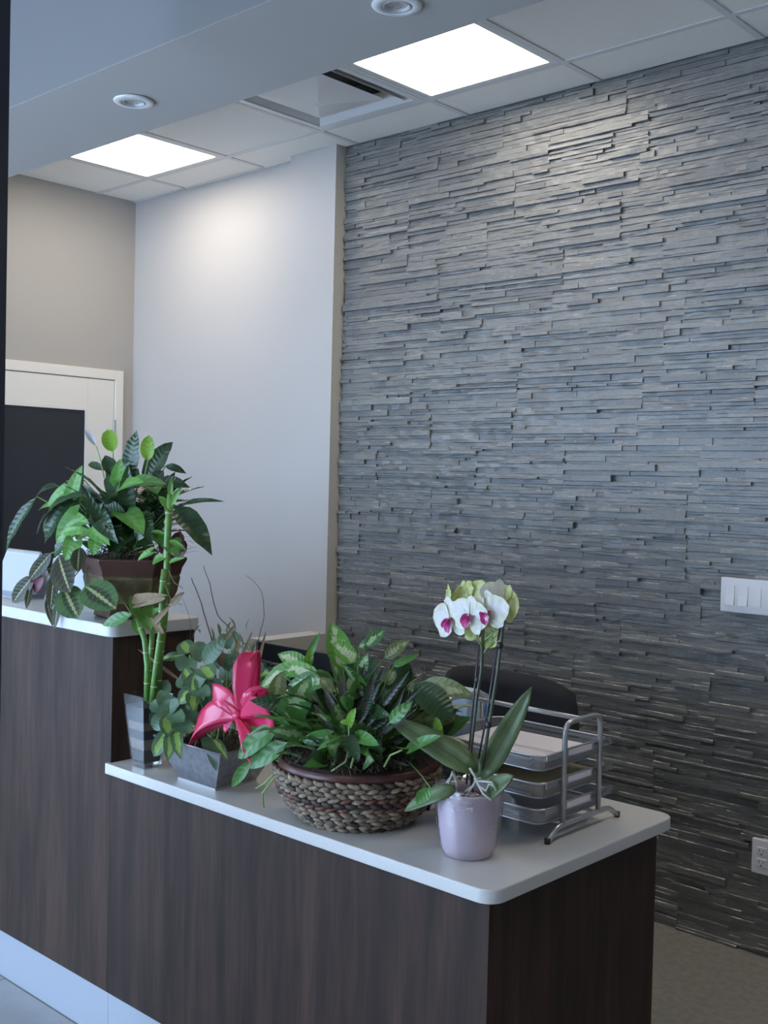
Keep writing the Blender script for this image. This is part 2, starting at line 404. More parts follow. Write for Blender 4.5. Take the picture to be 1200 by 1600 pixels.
for x, lab in ((-2.794, 'small round recessed downlight in bulkhead, above the office door'), (-1.754, 'small round recessed downlight at top edge, above the orchid')):
    c = (x, 1.905, 2.64); t = thing('downlight', c, lab, 'light', 'round downlights in the bulkhead')
    MB().lathe(c, [(.036, -.001), (.058, -.001), (.059, -.004), (.055, -.007), (.038, -.009), (.036, -.007), (.036, -.001)], 40, capb=False).build('trim_ring', M['white_metal'], t, smooth=True)
    MB().lathe(c, [(.0355, -.001), (.0355, -.006), (.032, -.009), (.028, -.006), (.026, -.0015)], 32, capb=False).build('gimbal', mat('gimbal_grey', (.5, .5, .5), .4), t, smooth=True)
    n = NT('lamp_facets'); n.set((.85, .88, .9), .12, .9); n.bump(n.noise(220, 1, n.coord()), 1, .004)
    MB().lathe(c, [(.027, -.0015), (.022, -.0025), (.008, -.0012), (.0, -.001)], 32, capb=False).build('lamp', n.m, t)

# ledgestone wall
ws = struct(box('wall_stone', (-3.5565, 3.566, 0), (XR, 3.67, 3.16), M['grout']))
def stone_geo(mb, x0, x1, z0, z1, d, tone):
    n = max(2, int((x1-x0)/.035)); yf = 3.552 - d; yb = 3.567
    top, mid, bot = [], [], []; ch_ = min(.0022, (z1-z0)*.18)
    for k in range(n+1):
        x = x0 + (x1-x0)*k/n; yj = yf+R.uniform(-.0026, .0026)
        bot.append((x, yj+R.uniform(-.001, .001), z0)); mid.append((x, yj, z1-ch_*R.uniform(.5, 1.3))); top.append((x, yj+ch_*R.uniform(.5, 1.6), z1-.0002))
    vs = bot + mid + top + [(x0, yb, z0), (x1, yb, z0), (x0, yb, z1-.0002), (x1, yb, z1-.0002)]
    m = n+1; B0, B1, T0, T1 = 3*m, 3*m+1, 3*m+2, 3*m+3
    fs = [(r_*m+k, r_*m+k+1, (r_+1)*m+k+1, (r_+1)*m+k) for r_ in (0, 1) for k in range(n)]
    fs += [tuple([T0]+[2*m+k for k in range(m)]+[T1]), tuple([B1]+[k for k in range(m-1, -1, -1)]+[B0]), (B0, 0, m, 2*m, T0), (m-1, B1, T1, 3*m-1, 2*m-1)]
    mb.add(vs, fs, tone)
    for k in range(n):
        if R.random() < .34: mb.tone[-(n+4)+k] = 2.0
stones = []
z = 0.0; course = 0
while z < CZ-.01:
    ch = min(.152, CZ-.001-z); off = (course % 3)*.21 + R.uniform(-.04, .04); x = -3.555 - off
    while x < -.75:
        x1 = x + R.choice((.42, .55, .55, .61))
        hs = []; s_ = 0
        while s_ < ch-.006:
            h = R.choice((.008, .010, .012, .012, .014, .016, .019, .024)); hs.append(h); s_ += h
        k = ch/s_; zz = z; ptone = R.uniform(-.1, .1)
        for h in hs:
            h *= k; xx = max(x, -3.555)
            if xx >= x1: break
            end = min(x1, -.75)
            if x <= -3.555: xx += R.uniform(-.004, .004)
            while xx < end-.02:
                ln = R.choice((.07, .11, .16, .2, .26, .33, .45)) * R.uniform(.8, 1.2)
                xe = end if end-xx-ln < .05 else xx+ln
                stones.append((xx, xe, zz, zz+h, R.choice((-.006, -.003, 0, 0, 0, .002, .003, .006, .012))+R.uniform(-.001, .001), min(1, max(0, R.gauss(.46, .17)+ptone)))); xx = xe
            zz += h
        x = x1
    z += ch; course += 1
def shown(s):
    p = V3(((s[0]+s[1])/2, 3.55, (s[2]+s[3])/2)) - CAM; dz = p.dot(FWD)
    u = 600+FPX*p.dot(RIGHT)/dz; v = 800+FPX*p.dot(DOWN)/dz
    ok = 545 < u < 1190 and v > 80 and not (v > 980 and u < 960) and v < 1440
    return (s[1]-s[0])*(s[3]-s[2])/dz**2 if ok else 0
stones.sort(key=shown, reverse=True)
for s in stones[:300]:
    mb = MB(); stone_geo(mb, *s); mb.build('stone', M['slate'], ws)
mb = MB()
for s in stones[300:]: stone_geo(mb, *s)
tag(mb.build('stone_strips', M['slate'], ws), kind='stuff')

# door in the far wall
d = struct(MB().box((XL, 2.44, 0), (XL+.018, 2.508, 2.102)).box((XL, 3.428, 0), (XL+.018, 3.48, 2.102)).box((XL, 2.508, 2.05), (XL+.018, 3.428, 2.102)).build('door_1', M['door'], bevel=.003))
x0, x1 = XL+.001, XL+.012
for a, b in (((2.512, .01), (2.69, 2.046)), ((3.262, .01), (3.425, 2.046))): box('stile', (x0, a[0], a[1]), (x1, b[0], b[1]), M['door'], d, .002)
for a, b in ((.01, .25), (1.886, 2.046)): box('rail', (x0, 2.69, a), (x1, 3.262, b), M['door'], d, .002)
box('glass_pane', (x0, 2.70, .26), (x0+.004, 3.25, 1.876), M['screen_dark'], d)
bd = MB(); 
for a, b in (((2.69, .25), (2.70, 1.886)), ((3.25, .25), (3.262, 1.886)), ((2.70, .25), (3.25, .26)), ((2.70, 1.876), (3.25, 1.886))): bd.box((x0, a[0], a[1]), (x1+.003, b[0], b[1]))
bd.build('glazing_bead', M['door'], d)
for zc in (1.78, 1.0, .25): MB().box((XL+.012, 3.419, zc-.055), (XL+.024, 3.433, zc+.055)).build('hinge', M['steel'], d, bevel=.003)
hd = MB().lathe((0, 0, 0), [(.02, 0)], 4)
hd = MB().tube([(XL+.012, 2.56, 1.0), (XL+.06, 2.56, 1.0), (XL+.06, 2.68, 1.0)], .009).build('handle', M['steel'], d, smooth=True)

# ------------------------------------------------------------------ reception counter
def rrect(x0, y0, x1, y1, r, n=6):
    p = []
    for cx_, cy_, a0 in ((x1-r, y0+r, -90), (x1-r, y1-r, 0)):
        for k in range(n+1):
            a = math.radians(a0+90*k/n); p.append((cx_+r*math.cos(a), cy_+r*math.sin(a)))
    return p
ZL, ZU = .767, 1.141
t = thing('desk_unit', (-1.9, 2.0, 0), 'long dark wood lower desk of the reception counter', 'desk')
box('front_panel', (-2.5455, 1.700, .139), (-1.268, 1.722, ZL-.03), M['wood'], t)
box('end_panel', (-1.290, 1.722, 0), (-1.268, 2.345, ZL-.03), M['wood'], t)
box('back_panel', (-2.5455, 1.99, .0), (-2.52, 2.345, ZL-.03), M['wood'], t)
box('skirting', (-2.5455, 1.704, 0), (-1.268, 1.718, .139), M['kick'], t)
t = thing('tall_counter_unit', (-3.3, 1.84, 0), 'tall dark wood counter unit at the left under the potted foliage', 'counter')
box('front_panel', (-4.3, 1.700, .139), (-2.5465, 1.722, ZU-.035), M['wood'], t)
box('end_panel', (-2.568, 1.722, 0), (-2.5465, 1.972, ZU-.035), M['wood'], t)
box('back_panel', (-4.3, 1.95, 0), (-2.568, 1.972, ZU-.035), M['wood'], t)
box('side_panel', (-4.3, 1.722, 0), (-4.278, 1.95, ZU-.035), M['wood'], t)
box('skirting', (-4.3, 1.704, 0), (-2.5465, 1.718, .139), M['kick'], t)
poly = [(-2.556, 1.6985), (-2.556, 1.689), (-2.550, 1.684)] + rrect(-2.5, 1.684, -1.250, 2.405, .04) + [(-2.545, 2.405), (-2.545, 1.6985)]
o = MB().prism(poly, ZL-.029, ZL).build('worktop', M['solid'], bevel=.003)
tag(o, 'grey worktop of the lower desk holding the basket and orchid', 'worktop')
poly = rrect(-4.32, 1.680, -2.527, 1.986, .03) + [(-4.32, 1.986), (-4.32, 1.680)]
o = MB().prism(poly, ZU-.034, ZU).build('worktop', M['solid'], bevel=.003)
tag(o, 'grey worktop of the tall counter unit, holding the big pot', 'worktop')

# wall plates
t = thing('switch_plate', (-1.59, 3.53, 1.13), 'white four-gang light switch plate on the stone wall', 'switch')
yp = 3.519
MB().box((-1.695, yp, 1.131), (-1.487, 3.535, 1.246)).build('plate', M['plastic_white'], t, bevel=.003)
box('wall_box', (-1.68, 3.535, 1.15), (-1.50, 3.56, 1.23), M['plastic_white'], t)
for k in range(4):
    xc = -1.6605 + .0462*k
    if k in (0, 1):
        MB().add([(xc-.015, yp-.001, 1.155), (xc+.015, yp-.001, 1.155), (xc+.015, yp-.0075, 1.155), (xc-.015, yp-.0075, 1.155), (xc-.015, yp-.001, 1.221), (xc+.015, yp-.001, 1.221), (xc+.015, yp-.002, 1.221), (xc-.015, yp-.002, 1.221)],[])
    a = .0075 if k < 2 else .004
    m = MB(); m.add([(xc-.0155, yp+.002, 1.156), (xc+.0155, yp+.002, 1.156), (xc+.0155, yp+.002, 1.221), (xc-.0155, yp+.002, 1.221), (xc-.0155, yp-a, 1.156), (xc+.0155, yp-a, 1.156), (xc+.0155, yp-.0015, 1.221), (xc-.0155, yp-.0015, 1.221), (xc-.0155, yp-.003, 1.189), (xc+.0155, yp-.003, 1.189)],
        [(4,5,9,8),(8,9,6,7),(0,1,5,4),(2,3,7,6),(0,4,8,7,3),(1,2,6,9,5)]); m.build('rocker', M['plastic_white'], t)
t = thing('wall_outlet', (-1.521, 3.53, .28), 'white double power outlet low on the stone wall', 'outlet')
MB().box((-1.556, yp, .280), (-1.486, 3.535, .394)).build('plate', M['plastic_white'], t, bevel=.003)
box('wall_box', (-1.55, 3.535, .29), (-1.49, 3.56, .385), M['plastic_white'], t)
for zc in (.3555, .3185):
    f = MB().box((-1.538, yp-.003, zc-.014), (-1.504, yp+.001, zc+.014)).build('socket', M['plastic_white'], t, bevel=.004)
    for dx, hh in ((-.007, .0045), (.0065, .0035)): box('slot', (-1.521+dx-.001, yp-.0036, zc+.003-hh), (-1.521+dx+.001, yp-.002, zc+.003+hh), M['black_plastic'], f)
    MB().lathe((0,0,0), [(.0024, 0), (.0024, .001)], 10, capt=True)
    m = MB(); m.add([(-1.521+.0026*math.cos(a), yy, zc-.0085+.0026*math.sin(a)) for yy in (yp-.0036, yp-.002) for a in [k*math.pi/4 for k in range(8)]], [tuple(range(8))]+[(k, (k+1)%8, 8+(k+1)%8, 8+k) for k in range(8)]); m.build('slot', M['black_plastic'], f)

# ------------------------------------------------------------------ leaves
def prof(shape, t):
    if shape == 'lance': return max(0, math.sin(math.pi*t**.85))**.85
    if shape == 'oval': return max(0, math.sin(math.pi*t**.95))**.55
    if shape == 'heart': return (1-t)**.75*(.72+1.15*t)*min(1, .55+4*t)
    if shape == 'arrow': return (1-t)**.85*(.9+.75*t)*min(1, .6+5*t)
    if shape == 'strap': return min(1, .35+4*t)*(1-t**3)**.8
    if shape == 'petal': return max(0, math.sin(math.pi*t**.62))**.5
    if shape == 'ribbon': return 1.0
    return math.sin(math.pi*t)
LOBE = {'heart': .16, 'arrow': .30}
def leaf(parent, mtl, base, tip, width, nrm=(0, 0, 1), bend=.15, fold=.25, shape='lance', name='leaf', curl=0, wave=0, nu=8, nv=4, twist=0, thick=0):
    b, p = V3(base), V3(tip); ax = p-b; Ln = ax.length; nrm = V3(nrm)
    N = (nrm - ax.normalized()*nrm.dot(ax.normalized()))
    if N.length < 1e-3: N = ax.orthogonal()
    N.normalize(); c = (b+p)/2 + N*bend*Ln*2*.5
    mb = MB(); lobe = LOBE.get(shape, 0); ph = R.uniform(0, 6)
    for i in range(nu+1):
        t = i/nu
        q = b*(1-t)**2 + c*2*t*(1-t) + p*t*t
        T = ((c-b)*(1-t) + (p-c)*t).normalized()
        n = (N - T*N.dot(T)).normalized()
        if twist: n = (Matrix.Rotation(twist*t, 3, T) @ n)
        S = T.cross(n).normalized(); wv = width/2*max(.015 if t in (0, 1) else 0, prof(shape, t))
        for j in range(nv+1):
            v = -1+2*j/nv
            a = abs(v)
            pos = q + S*wv*v + n*(fold*a*wv - curl*a*a*wv) - T*(lobe*Ln*a**1.4*(1-t)**4)
            if wave: pos += n*wave*width*a*math.sin(ph+t*17+v)
            mb.v.append(pos); mb.uv[len(mb.v)-1] = (t, (v+1)/2)
    m = nv+1
    mb.f = [(i*m+j, i*m+j+1, (i+1)*m+j+1, (i+1)*m+j) for i in range(nu) for j in range(nv)]
    return mb.build(name, mtl, parent, smooth=True, thick=thick)
def rod(parent, mtl, pts, r, name='stem', n=6, smooth=True): return MB().tube(pts, r, n).build(name, mtl, parent, smooth=smooth)
def arc(a, b, lift, k=5, side=V3((0, 0, 0))):
    a, b = V3(a), V3(b); return [a*(1-i/k)+b*(i/k) + (V3((0, 0, lift))+side)*(4*(i/k)*(1-i/k)) for i in range(k+1)]
TOCAM = V3((.66, -.71, .22)).normalized()
SIDE = RIGHT.copy(); SIDE.z = 0; SIDE.normalize()      # horizontal, across the view
DEEP = V3((-.678, .735, 0))
def scale_at(p): return (V3(p)-CAM).dot(FWD)/FPX        # metres per pixel of the photograph at p
def pleaf(parent, kind, bu, tu, wpx, y0, y1=None, shape='lance', nrm=None, stem=None, stem_r=.0016, stem_m='stem', **kw):
    """leaf from points found in the photograph, set at real distances y0 (base) and y1 (tip)"""
    b = at(*bu, y0); t = at(*tu, y1 if y1 is not None else y0)
    n = nrm if nrm is not None else (TOCAM + V3((R.uniform(-.3, .3), R.uniform(-.3, .3), R.uniform(0, .5))))
    o = leaf(parent, L[kind], b, t, wpx*scale_at(b)*1.05, n, shape=shape, **kw)
    if stem is not None: rod(parent, M[stem_m], arc(stem, b, .01), stem_r)
    return o

# ------------------------------------------------------------------ big ceramic pot with mixed foliage (tall counter)
PC = V3((-2.665, 1.838, ZU))
t = thing('potted_foliage', PC, 'brown and olive faceted ceramic pot of mixed leafy plants on tall counter', 'potted plant')
def potmat():
    n = NT('olive_brown_glaze'); g = n.node('ShaderNodeNewGeometry'); sp = n.node('ShaderNodeSeparateXYZ'); n.link(g.outputs['Position'], sp.inputs[0])
    zz = sp.outputs[2]; f = n.noise(30, 4, n.coord())
    c = n.mix(n.ramp(f, .35, .7), (.085, .066, .028), (.15, .125, .06))
    up = n.math('GREATER_THAN', zz, ZU+.122); lo = n.math('LESS_THAN', zz, ZU+.045)
    c = n.mix(up, c, n.mix(f, (.055, .022, .016), (.09, .04, .03))); c = n.mix(lo, c, (.075, .035, .022))
    v = n.node('ShaderNodeTexVoronoi'); v.inputs['Scale'].default_value = 26; n.bump(v.outputs[0], .25, .003)
    return n.set(c, .35)
rot = math.atan2(-TOCAM.y*-1, 1)*0
va = math.atan2(TOCAM.y, TOCAM.x)          # angle towards the viewer
MB().lathe(PC, [(.092, 0), (.106, .004), (.104, .014), (.098, .022), (.112, .04), (.128, .07), (.137, .112), (.134, .118), (.138, .123), (.142, .140), (.155, .162), (.155, .170), (.142, .170), (.132, .150)], 6, rot=va-math.radians(22.8)).build('pot', potmat(), t, bevel=.003)
for k in range(6):
    a = va-math.radians(22.8)+k*math.pi/3; p = PC+V3((.083*math.cos(a), .083*math.sin(a), 0))
    MB().lathe(p, [(.014, 0), (.016, .008), (.010, .022)], 8, capt=True).build('foot', mat('pot_foot', (.05, .025, .018), .4) if k == 0 else bpy.data.materials['pot_foot'], t, smooth=True)
def mound(parent, c, r, h, mtl, name='soil', n=20, amp=.012):
    mb = MB(); prof_ = [(r*k/6, h*(1-(k/6)**2)) for k in range(6, -1, -1)]
    mb.lathe(c, [(max(q, .001), z) for q, z in prof_], n, capb=False)
    for i, v in enumerate(mb.v): mb.v[i] = v + V3((R.uniform(-1, 1), R.uniform(-1, 1), R.uniform(-.6, 1)))*amp
    return mb.build(name, mtl, parent, smooth=True)
mound(t, PC+V3((0, 0, .148)), .114, .035, M['soil'], amp=.009)
def mossy(parent, c, r, n, h=.02):
    mb = MB()
    for k in range(n):
        a, q = R.uniform(0, 6.28), r*math.sqrt(R.random()); p = c+V3((q*math.cos(a), q*math.sin(a), R.uniform(-.004, .01)))
        d_ = R.uniform(0, 6.28); l_ = R.uniform(.012, .03)
        mb.tube([p, p+V3((l_*.5*math.cos(d_), l_*.5*math.sin(d_), R.uniform(.002, h))), p+V3((l_*math.cos(d_), l_*math.sin(d_), R.uniform(-.006, .008)))], .0009, 3)
    return tag(mb.build('moss', M['moss'], parent), kind='stuff')
mossy(t, PC+V3((0, 0, .172)), .125, 320)
TOP = PC+V3((0, 0, .165)); yc = PC.y
def stemfrom(): return TOP+V3((R.uniform(-.05, .05), R.uniform(-.05, .05), 0))
PL = lambda *a, **k: pleaf(t, *a, **k)
# dark inner mass of peace lily leaves
for k in range(52):
    a = R.uniform(0, 2*math.pi); el = R.uniform(.05, 1.2); ln = R.uniform(.10, .19); r0 = R.uniform(.03, .07)
    d_ = V3((math.cos(a)*math.cos(el), math.sin(a)*math.cos(el), math.sin(el))); b = TOP + V3((math.cos(a)*r0, math.sin(a)*r0, R.uniform(.03, .12)))
    tip = b + d_*ln; tip.z = min(tip.z, ZU+.44)
    leaf(t, L['lily'], b, tip, R.uniform(.035, .06), (0, 0, 1) if el < .9 else TOCAM, bend=R.uniform(.1, .3), fold=.3, wave=.035)
    rod(t, M['stem'], arc(TOP, b, .01), .0018)
S_ = TOP
for bu, tu, w_, y0, y1, kw in (
  ((205, 750), (214, 672), 30, 1.84, 1.84, dict(wave=.06, bend=.08)), ((226, 752), (270, 690), 33, 1.85, 1.90, dict(bend=.12)),
  ((258, 728), (291, 740), 12, 1.86, 1.9, dict(bend=.4)), ((245, 758), (297, 762), 22, 1.82, 1.86, dict(bend=.35)),
  ((280, 792), (352, 784), 9, 1.86, 1.9, dict(bend=.22)), ((268, 790), (331, 868), 36, 1.84, 1.86, dict(bend=.22, nrm=V3((.6, -.4, .6)))),
  ((58, 776), (10, 860), 19, 1.76, 1.74, dict(bend=.14)), ((150, 772), (58, 835), 26, 1.76, 1.72, dict(bend=.28, nrm=V3((.2, -.5, .8)))),
  ((178, 745), (164, 712), 22, 1.8, 1.8, dict(bend=.2)), ((130, 770), (70, 850), 30, 1.76, 1.74, dict(bend=.2)), ((165, 735), (138, 725), 12, 1.82, 1.82, dict(bend=.2)),
  ((205, 790), (165, 745), 30, 1.78, 1.76, dict(bend=.25)), ((195, 800), (150, 800), 28, 1.75, 1.72, dict(bend=.25)),
  ((215, 800), (238, 850), 30, 1.77, 1.74, dict(bend=.25)), ((230, 790), (262, 770), 26, 1.82, 1.86, dict(bend=.25)),
  ((110, 845), (85, 872), 22, 1.72, 1.71, dict(bend=.2)), ((255, 735), (240, 760), 20, 1.85, 1.83, dict(bend=.2)),
  ((170, 760), (205, 722), 26, 1.82, 1.8, dict(bend=.2)), ((150, 790), (185, 850), 30, 1.74, 1.72, dict(bend=.3)), ((240, 800), (215, 845), 34, 1.78, 1.75, dict(bend=.2))):
    PL('lily', bu, tu, w_, y0, y1, fold=.3, stem=stemfrom(), **{'wave': .05, **kw})
for bu, tu, w_, y0, y1 in (
  ((112, 772), (129, 727), 26, 1.74, 1.75), ((186, 752), (188, 717), 30, 1.76, 1.75), ((182, 768), (225, 754), 40, 1.74, 1.72),
  ((216, 752), (260, 757), 26, 1.78, 1.80), ((100, 768), (74, 792), 22, 1.74, 1.73), ((196, 802), (224, 836), 46, 1.74, 1.71),
  ((122, 808), (88, 848), 42, 1.72, 1.69), ((128, 822), (96, 832), 30, 1.71, 1.70), ((143, 824), (172, 852), 34, 1.72, 1.70),
  ((116, 846), (102, 876), 32, 1.71, 1.69), ((150, 845), (146, 868), 26, 1.71, 1.70), ((112, 812), (140, 818), 30, 1.72, 1.71), ((236, 862), (215, 876), 16, 1.75, 1.74)):
    PL('arrow', bu, tu, w_, y0, y1, shape='arrow', fold=.18, bend=.12, stem=stemfrom())
for k in range(34):
    u0, v0 = R.uniform(85, 268), R.uniform(745, 850); sgn = (u0-190)/90
    du, dv = 30*sgn+R.uniform(-12, 12), R.uniform(6, 34)
    kd = R.choice(('lily', 'lily', 'arrow', 'pothos')); yb = 1.775+R.uniform(0, .05)
    PL(kd, (u0, v0), (u0+du, v0+dv), R.uniform(22, 34), yb, yb-.03, shape='arrow' if kd == 'arrow' else 'lance', fold=.25, bend=.2, stem=stemfrom(), nrm=TOCAM*.5+V3((0, 0, .7)))
for bu, tu, w_ in (((177, 706), (168, 671), 24), ((231, 720), (233, 680), 22)):
    PL('bract', bu, tu, w_, 1.82, shape='oval', fold=.3, bend=.1, stem=stemfrom(), stem_m='paleStem', stem_r=.002)
PL('white', (150, 697), (133, 671), 10, 1.8, shape='lance', fold=.6, stem=at(163, 748, 1.82), stem_m='paleStem')
for kind, bu, tu, w_, y0, y1, sh in (
  ('prayer', (80, 864), (46, 906), 19, 1.70, 1.68, 'oval'), ('prayer', (52, 900), (20, 942), 22, 1.69, 1.665, 'oval'), ('prayer', (48, 915), (41, 952), 9, 1.69, 1.67, 'lance'),
  ('prayer', (92, 868), (110, 926), 38, 1.70, 1.665, 'oval'), ('prayer', (124, 856), (121, 893), 20, 1.70, 1.68, 'oval'), ('prayer', (86, 893), (79, 952), 17, 1.69, 1.66, 'oval'),
  ('prayer_green', (100, 918), (122, 966), 40, 1.68, 1.66, 'oval'), ('prayer_green', (133, 915), (181, 952), 44, 1.68, 1.665, 'oval'), ('prayer', (72, 935), (83, 980), 9, 1.675, 1.66, 'lance'),
  ('prayer', (92, 938), (86, 982), 13, 1.675, 1.66, 'lance'), ('pothos', (206, 960), (160, 977), 18, 1.69, 1.67, 'lance')):
    PL(kind, bu, tu, w_*1.12, y0, y1, shape=sh, fold=.12, bend=.06, stem=TOP+V3((-.08, -.09, -.01)))
for bu, tu, w_ in (((68, 900), (52, 922), 22), ((272, 838), (287, 862), 20), ((282, 830), (272, 872), 22), ((290, 845), (278, 872), 16), ((225, 845), (240, 872), 22), ((262, 838), (256, 868), 20)):
    leaf(t, M['burgundy'], at(*bu, 1.70 if bu[0] < 100 else 1.84), at(*tu, 1.70 if bu[0] < 100 else 1.83), w_*.0019, TOCAM, shape='oval', fold=.3)
for k in range(16):                      # fine feathery fronds on the right
    b = at(R.uniform(255, 285), R.uniform(775, 870), 1.86); d_ = V3((R.uniform(0, 1), R.uniform(0, .6), R.uniform(-.3, .5))).normalized()
    leaf(t, L['lily'], b, b+d_*R.uniform(.04, .075), .005, (0, 0, 1), bend=.2)
# pale saucer edge below the pot
# ------------------------------------------------------------------ desk calendar and card holder
t = thing('desk_calendar', at(30, 935, 1.80), 'white spiral-bound desk calendar at the left end of the tall counter', 'calendar')
bz = ZU; c0 = V3((-3.388, 1.79, bz)); W_ = .205
m = MB(); m.add([c0, c0+V3((W_, 0, 0)), c0+V3((W_, .06, .145)), c0+V3((0, .06, .145))], [(0, 1, 2, 3)]); m.build('page', mat('calendar_page', (.52, .55, .60), .5), t, thick=.003)
m = MB(); m.add([c0+V3((0, .12, 0)), c0+V3((W_, .12, 0)), c0+V3((W_, .064, .145)), c0+V3((0, .064, .145))], [(3, 2, 1, 0)]); m.build('stand', M['paper'], t, thick=.003)
u_ = V3((0, .06, .145))
for f0, f1, wq, mtl in ((.03, .14, 1, mat('calendar_banner', (.30, .33, .39), .5)),):
    m = MB(); e = V3((0, -.0022, .0009)); m.add([c0+e+u_*f0+V3((.004, 0, 0)), c0+e+u_*f0+V3((W_-.004, 0, 0)), c0+e+u_*f1+V3((W_-.004, 0, 0)), c0+e+u_*f1+V3((.004, 0, 0))], [(0, 1, 2, 3)]); m.build('banner', mtl, t)
for k in range(26):
    x = c0.x+.006+k*(W_-.012)/25; p = c0+u_; rr = .007
    MB().tube([(x, p.y+.002+rr*math.cos(a), p.z-.002+rr*math.sin(a)) for a in [q*math.pi/4 for q in range(8)]], .0011, 4, closed=True).build('wire_ring', M['white_metal'], t)
t = thing('brochure_holder', (-2.98, 1.80, ZU), 'white brochure card standing behind the calendar and pot', 'card')
c0 = V3((-3.175, 1.862, ZU))
m = MB(); m.add([c0, c0+V3((.30, 0, 0)), c0+V3((.30, .05, .25)), c0+V3((.02, .05, .25))], [(0, 1, 2, 3)]); m.build('card', mat('card_white', (.52, .55, .60), .4), t, thick=.003)
m = MB(); m.add([c0+V3((0, .1, 0)), c0+V3((.30, .1, 0)), c0+V3((.30, .052, .245)), c0+V3((.02, .052, .245))], [(3, 2, 1, 0)]); m.build('easel_back', M['paper'], t, thick=.003)

# ------------------------------------------------------------------ glass vase of lucky bamboo
VC = V3((-2.453, 1.748, ZL)); t = thing('bamboo_vase', VC, 'tapered clear glass vase of tall green bamboo stalks', 'vase')
def rq(h): return (VC.x-h, VC.y-h, VC.x+h, VC.y+h)
g = MB().frustum(rq(.027), ZL, rq(.046), ZL+.195, cap=False)
g.f.append((3, 2, 1, 0)); g.build('glass', M['glass'], t, thick=.004)
box('base_block', (VC.x-.022, VC.y-.022, ZL+.003), (VC.x+.022, VC.y+.022, ZL+.012), M['clear_plastic'], t)
lay = [(.014, .050, (.025, .025, .03)), (.050, .078, (.22, .175, .14)), (.078, .102, (.03, .03, .035)), (.102, .124, (.20, .16, .13)), (.124, .165, (.05, .048, .055))]
for z0, z1, c in lay:
    h0 = .0235+.019*z0/.195; h1 = .0235+.019*z1/.195
    MB().frustum(rq(h0), ZL+z0, rq(h1), ZL+z1-.0004).build('sand_layer', mat('vase_sand', c, .7, var=.4, scale=300), t)
def stalk(px, r, y):
    pts = [at(u, v, y) for u, v in px]; s_ = rod(t, M['bamboo'], pts, r, 'stalk', 10)
    for a, b in zip(pts[:-1], pts[1:]):
        n = max(1, int((b-a).length/.055))
        for k in range(n):
            p = a+(b-a)*((k+.5)/n); d_ = (b-a).normalized()*.0018
            MB().tube([p-d_, p, p+d_], [r*1.02, r*1.13, r*1.02], 10).build('node_ring', M['bamboo_node'], s_, smooth=True)
stalk([(229, 1095), (230, 1040), (226, 1000), (215, 965)], .0075, 1.735)
stalk([(238, 1095), (243, 1050), (252, 985), (253, 925), (257, 890)], .0085, 1.742)
stalk([(245, 1090), (249, 1035), (257, 960), (261, 895), (262, 830), (267, 772)], .0095, 1.755)
stalk([(233, 1100), (235, 1030), (240, 960)], .007, 1.765)
BL = lambda bu, tu, w_, y0=1.75, **k: pleaf(t, 'bam', bu, tu, w_, y0, shape='lance', fold=.35, bend=.2, **k)
for bu, tu, w_ in (((262, 870), (238, 882), 16), ((264, 845), (293, 862), 9), ((263, 838), (232, 832), 7), ((266, 800), (248, 775), 12), ((267, 790), (285, 760), 11), ((264, 880), (290, 872), 7), ((266, 775), (268, 748), 9),
                   ((217, 968), (203, 930), 15), ((214, 962), (216, 990), 16), ((240, 968), (224, 930), 16), ((238, 960), (256, 950), 9), ((235, 985), (222, 950), 18)): BL(bu, tu, w_)
for bu, tu, w_ in (((206, 938), (262, 930), 16), ((258, 935), (206, 950), 10), ((240, 975), (268, 945), 10), ((255, 990), (235, 965), 9), ((268, 945), (288, 925), 12)):
    leaf(t, M['raffia'], at(*bu, 1.73), at(*tu, 1.74), w_*.0017, TOCAM, shape='strap', name='raffia_strip', bend=.15, wave=.1)
for pts in ([(262, 888), (272, 910), (286, 920)], [(255, 905), (268, 940), (285, 945)]):
    rod(t, M['raffia'], [at(u, v, 1.74) for u, v in pts], .0009, 'raffia_string', 4)

# ------------------------------------------------------------------ metal planter with umbrella plant, twigs and bow
B0 = (-2.288, 1.735, -2.143, 1.862); T0 = (-2.362, 1.706, -2.092, 1.900); ZP = ZL+.104
t = thing('metal_planter', (-2.215, 1.80, ZL), 'dark tin planter of variegated umbrella plant with pink ribbon', 'potted plant')
g = MB().frustum(B0, ZL+.004, T0, ZP, cap=False); g.f.append((3, 2, 1, 0)); g.build('planter', M['dark_metal'], t, thick=.003)
MB().tube([(T0[0], T0[1], ZP), (T0[2], T0[1], ZP), (T0[2], T0[3], ZP), (T0[0], T0[3], ZP)], .003, 6, closed=True).build('rim', M['dark_metal'], t, smooth=True)
box('base_edge', (B0[0]-.003, B0[1]-.004, ZL), (B0[2]+.003, B0[3]+.003, ZL+.005), M['steel'], t)
i_ = .012; g = MB(); n = 10
for a in range(n+1):
    for b in range(n+1): g.v.append(V3((T0[0]+i_+(T0[2]-T0[0]-2*i_)*a/n, T0[1]+i_+(T0[3]-T0[1]-2*i_)*b/n, ZP-.014+R.uniform(-.004, .010))))
g.f = [(a*(n+1)+b, (a+1)*(n+1)+b, (a+1)*(n+1)+b+1, a*(n+1)+b+1) for a in range(n) for b in range(n)]; g.build('soil', M['soil'], t, smooth=True)
mossy(t, V3((-2.235, 1.80, ZP-.004)), .09, 160)
PT = V3((-2.235, 1.80, ZP-.01))
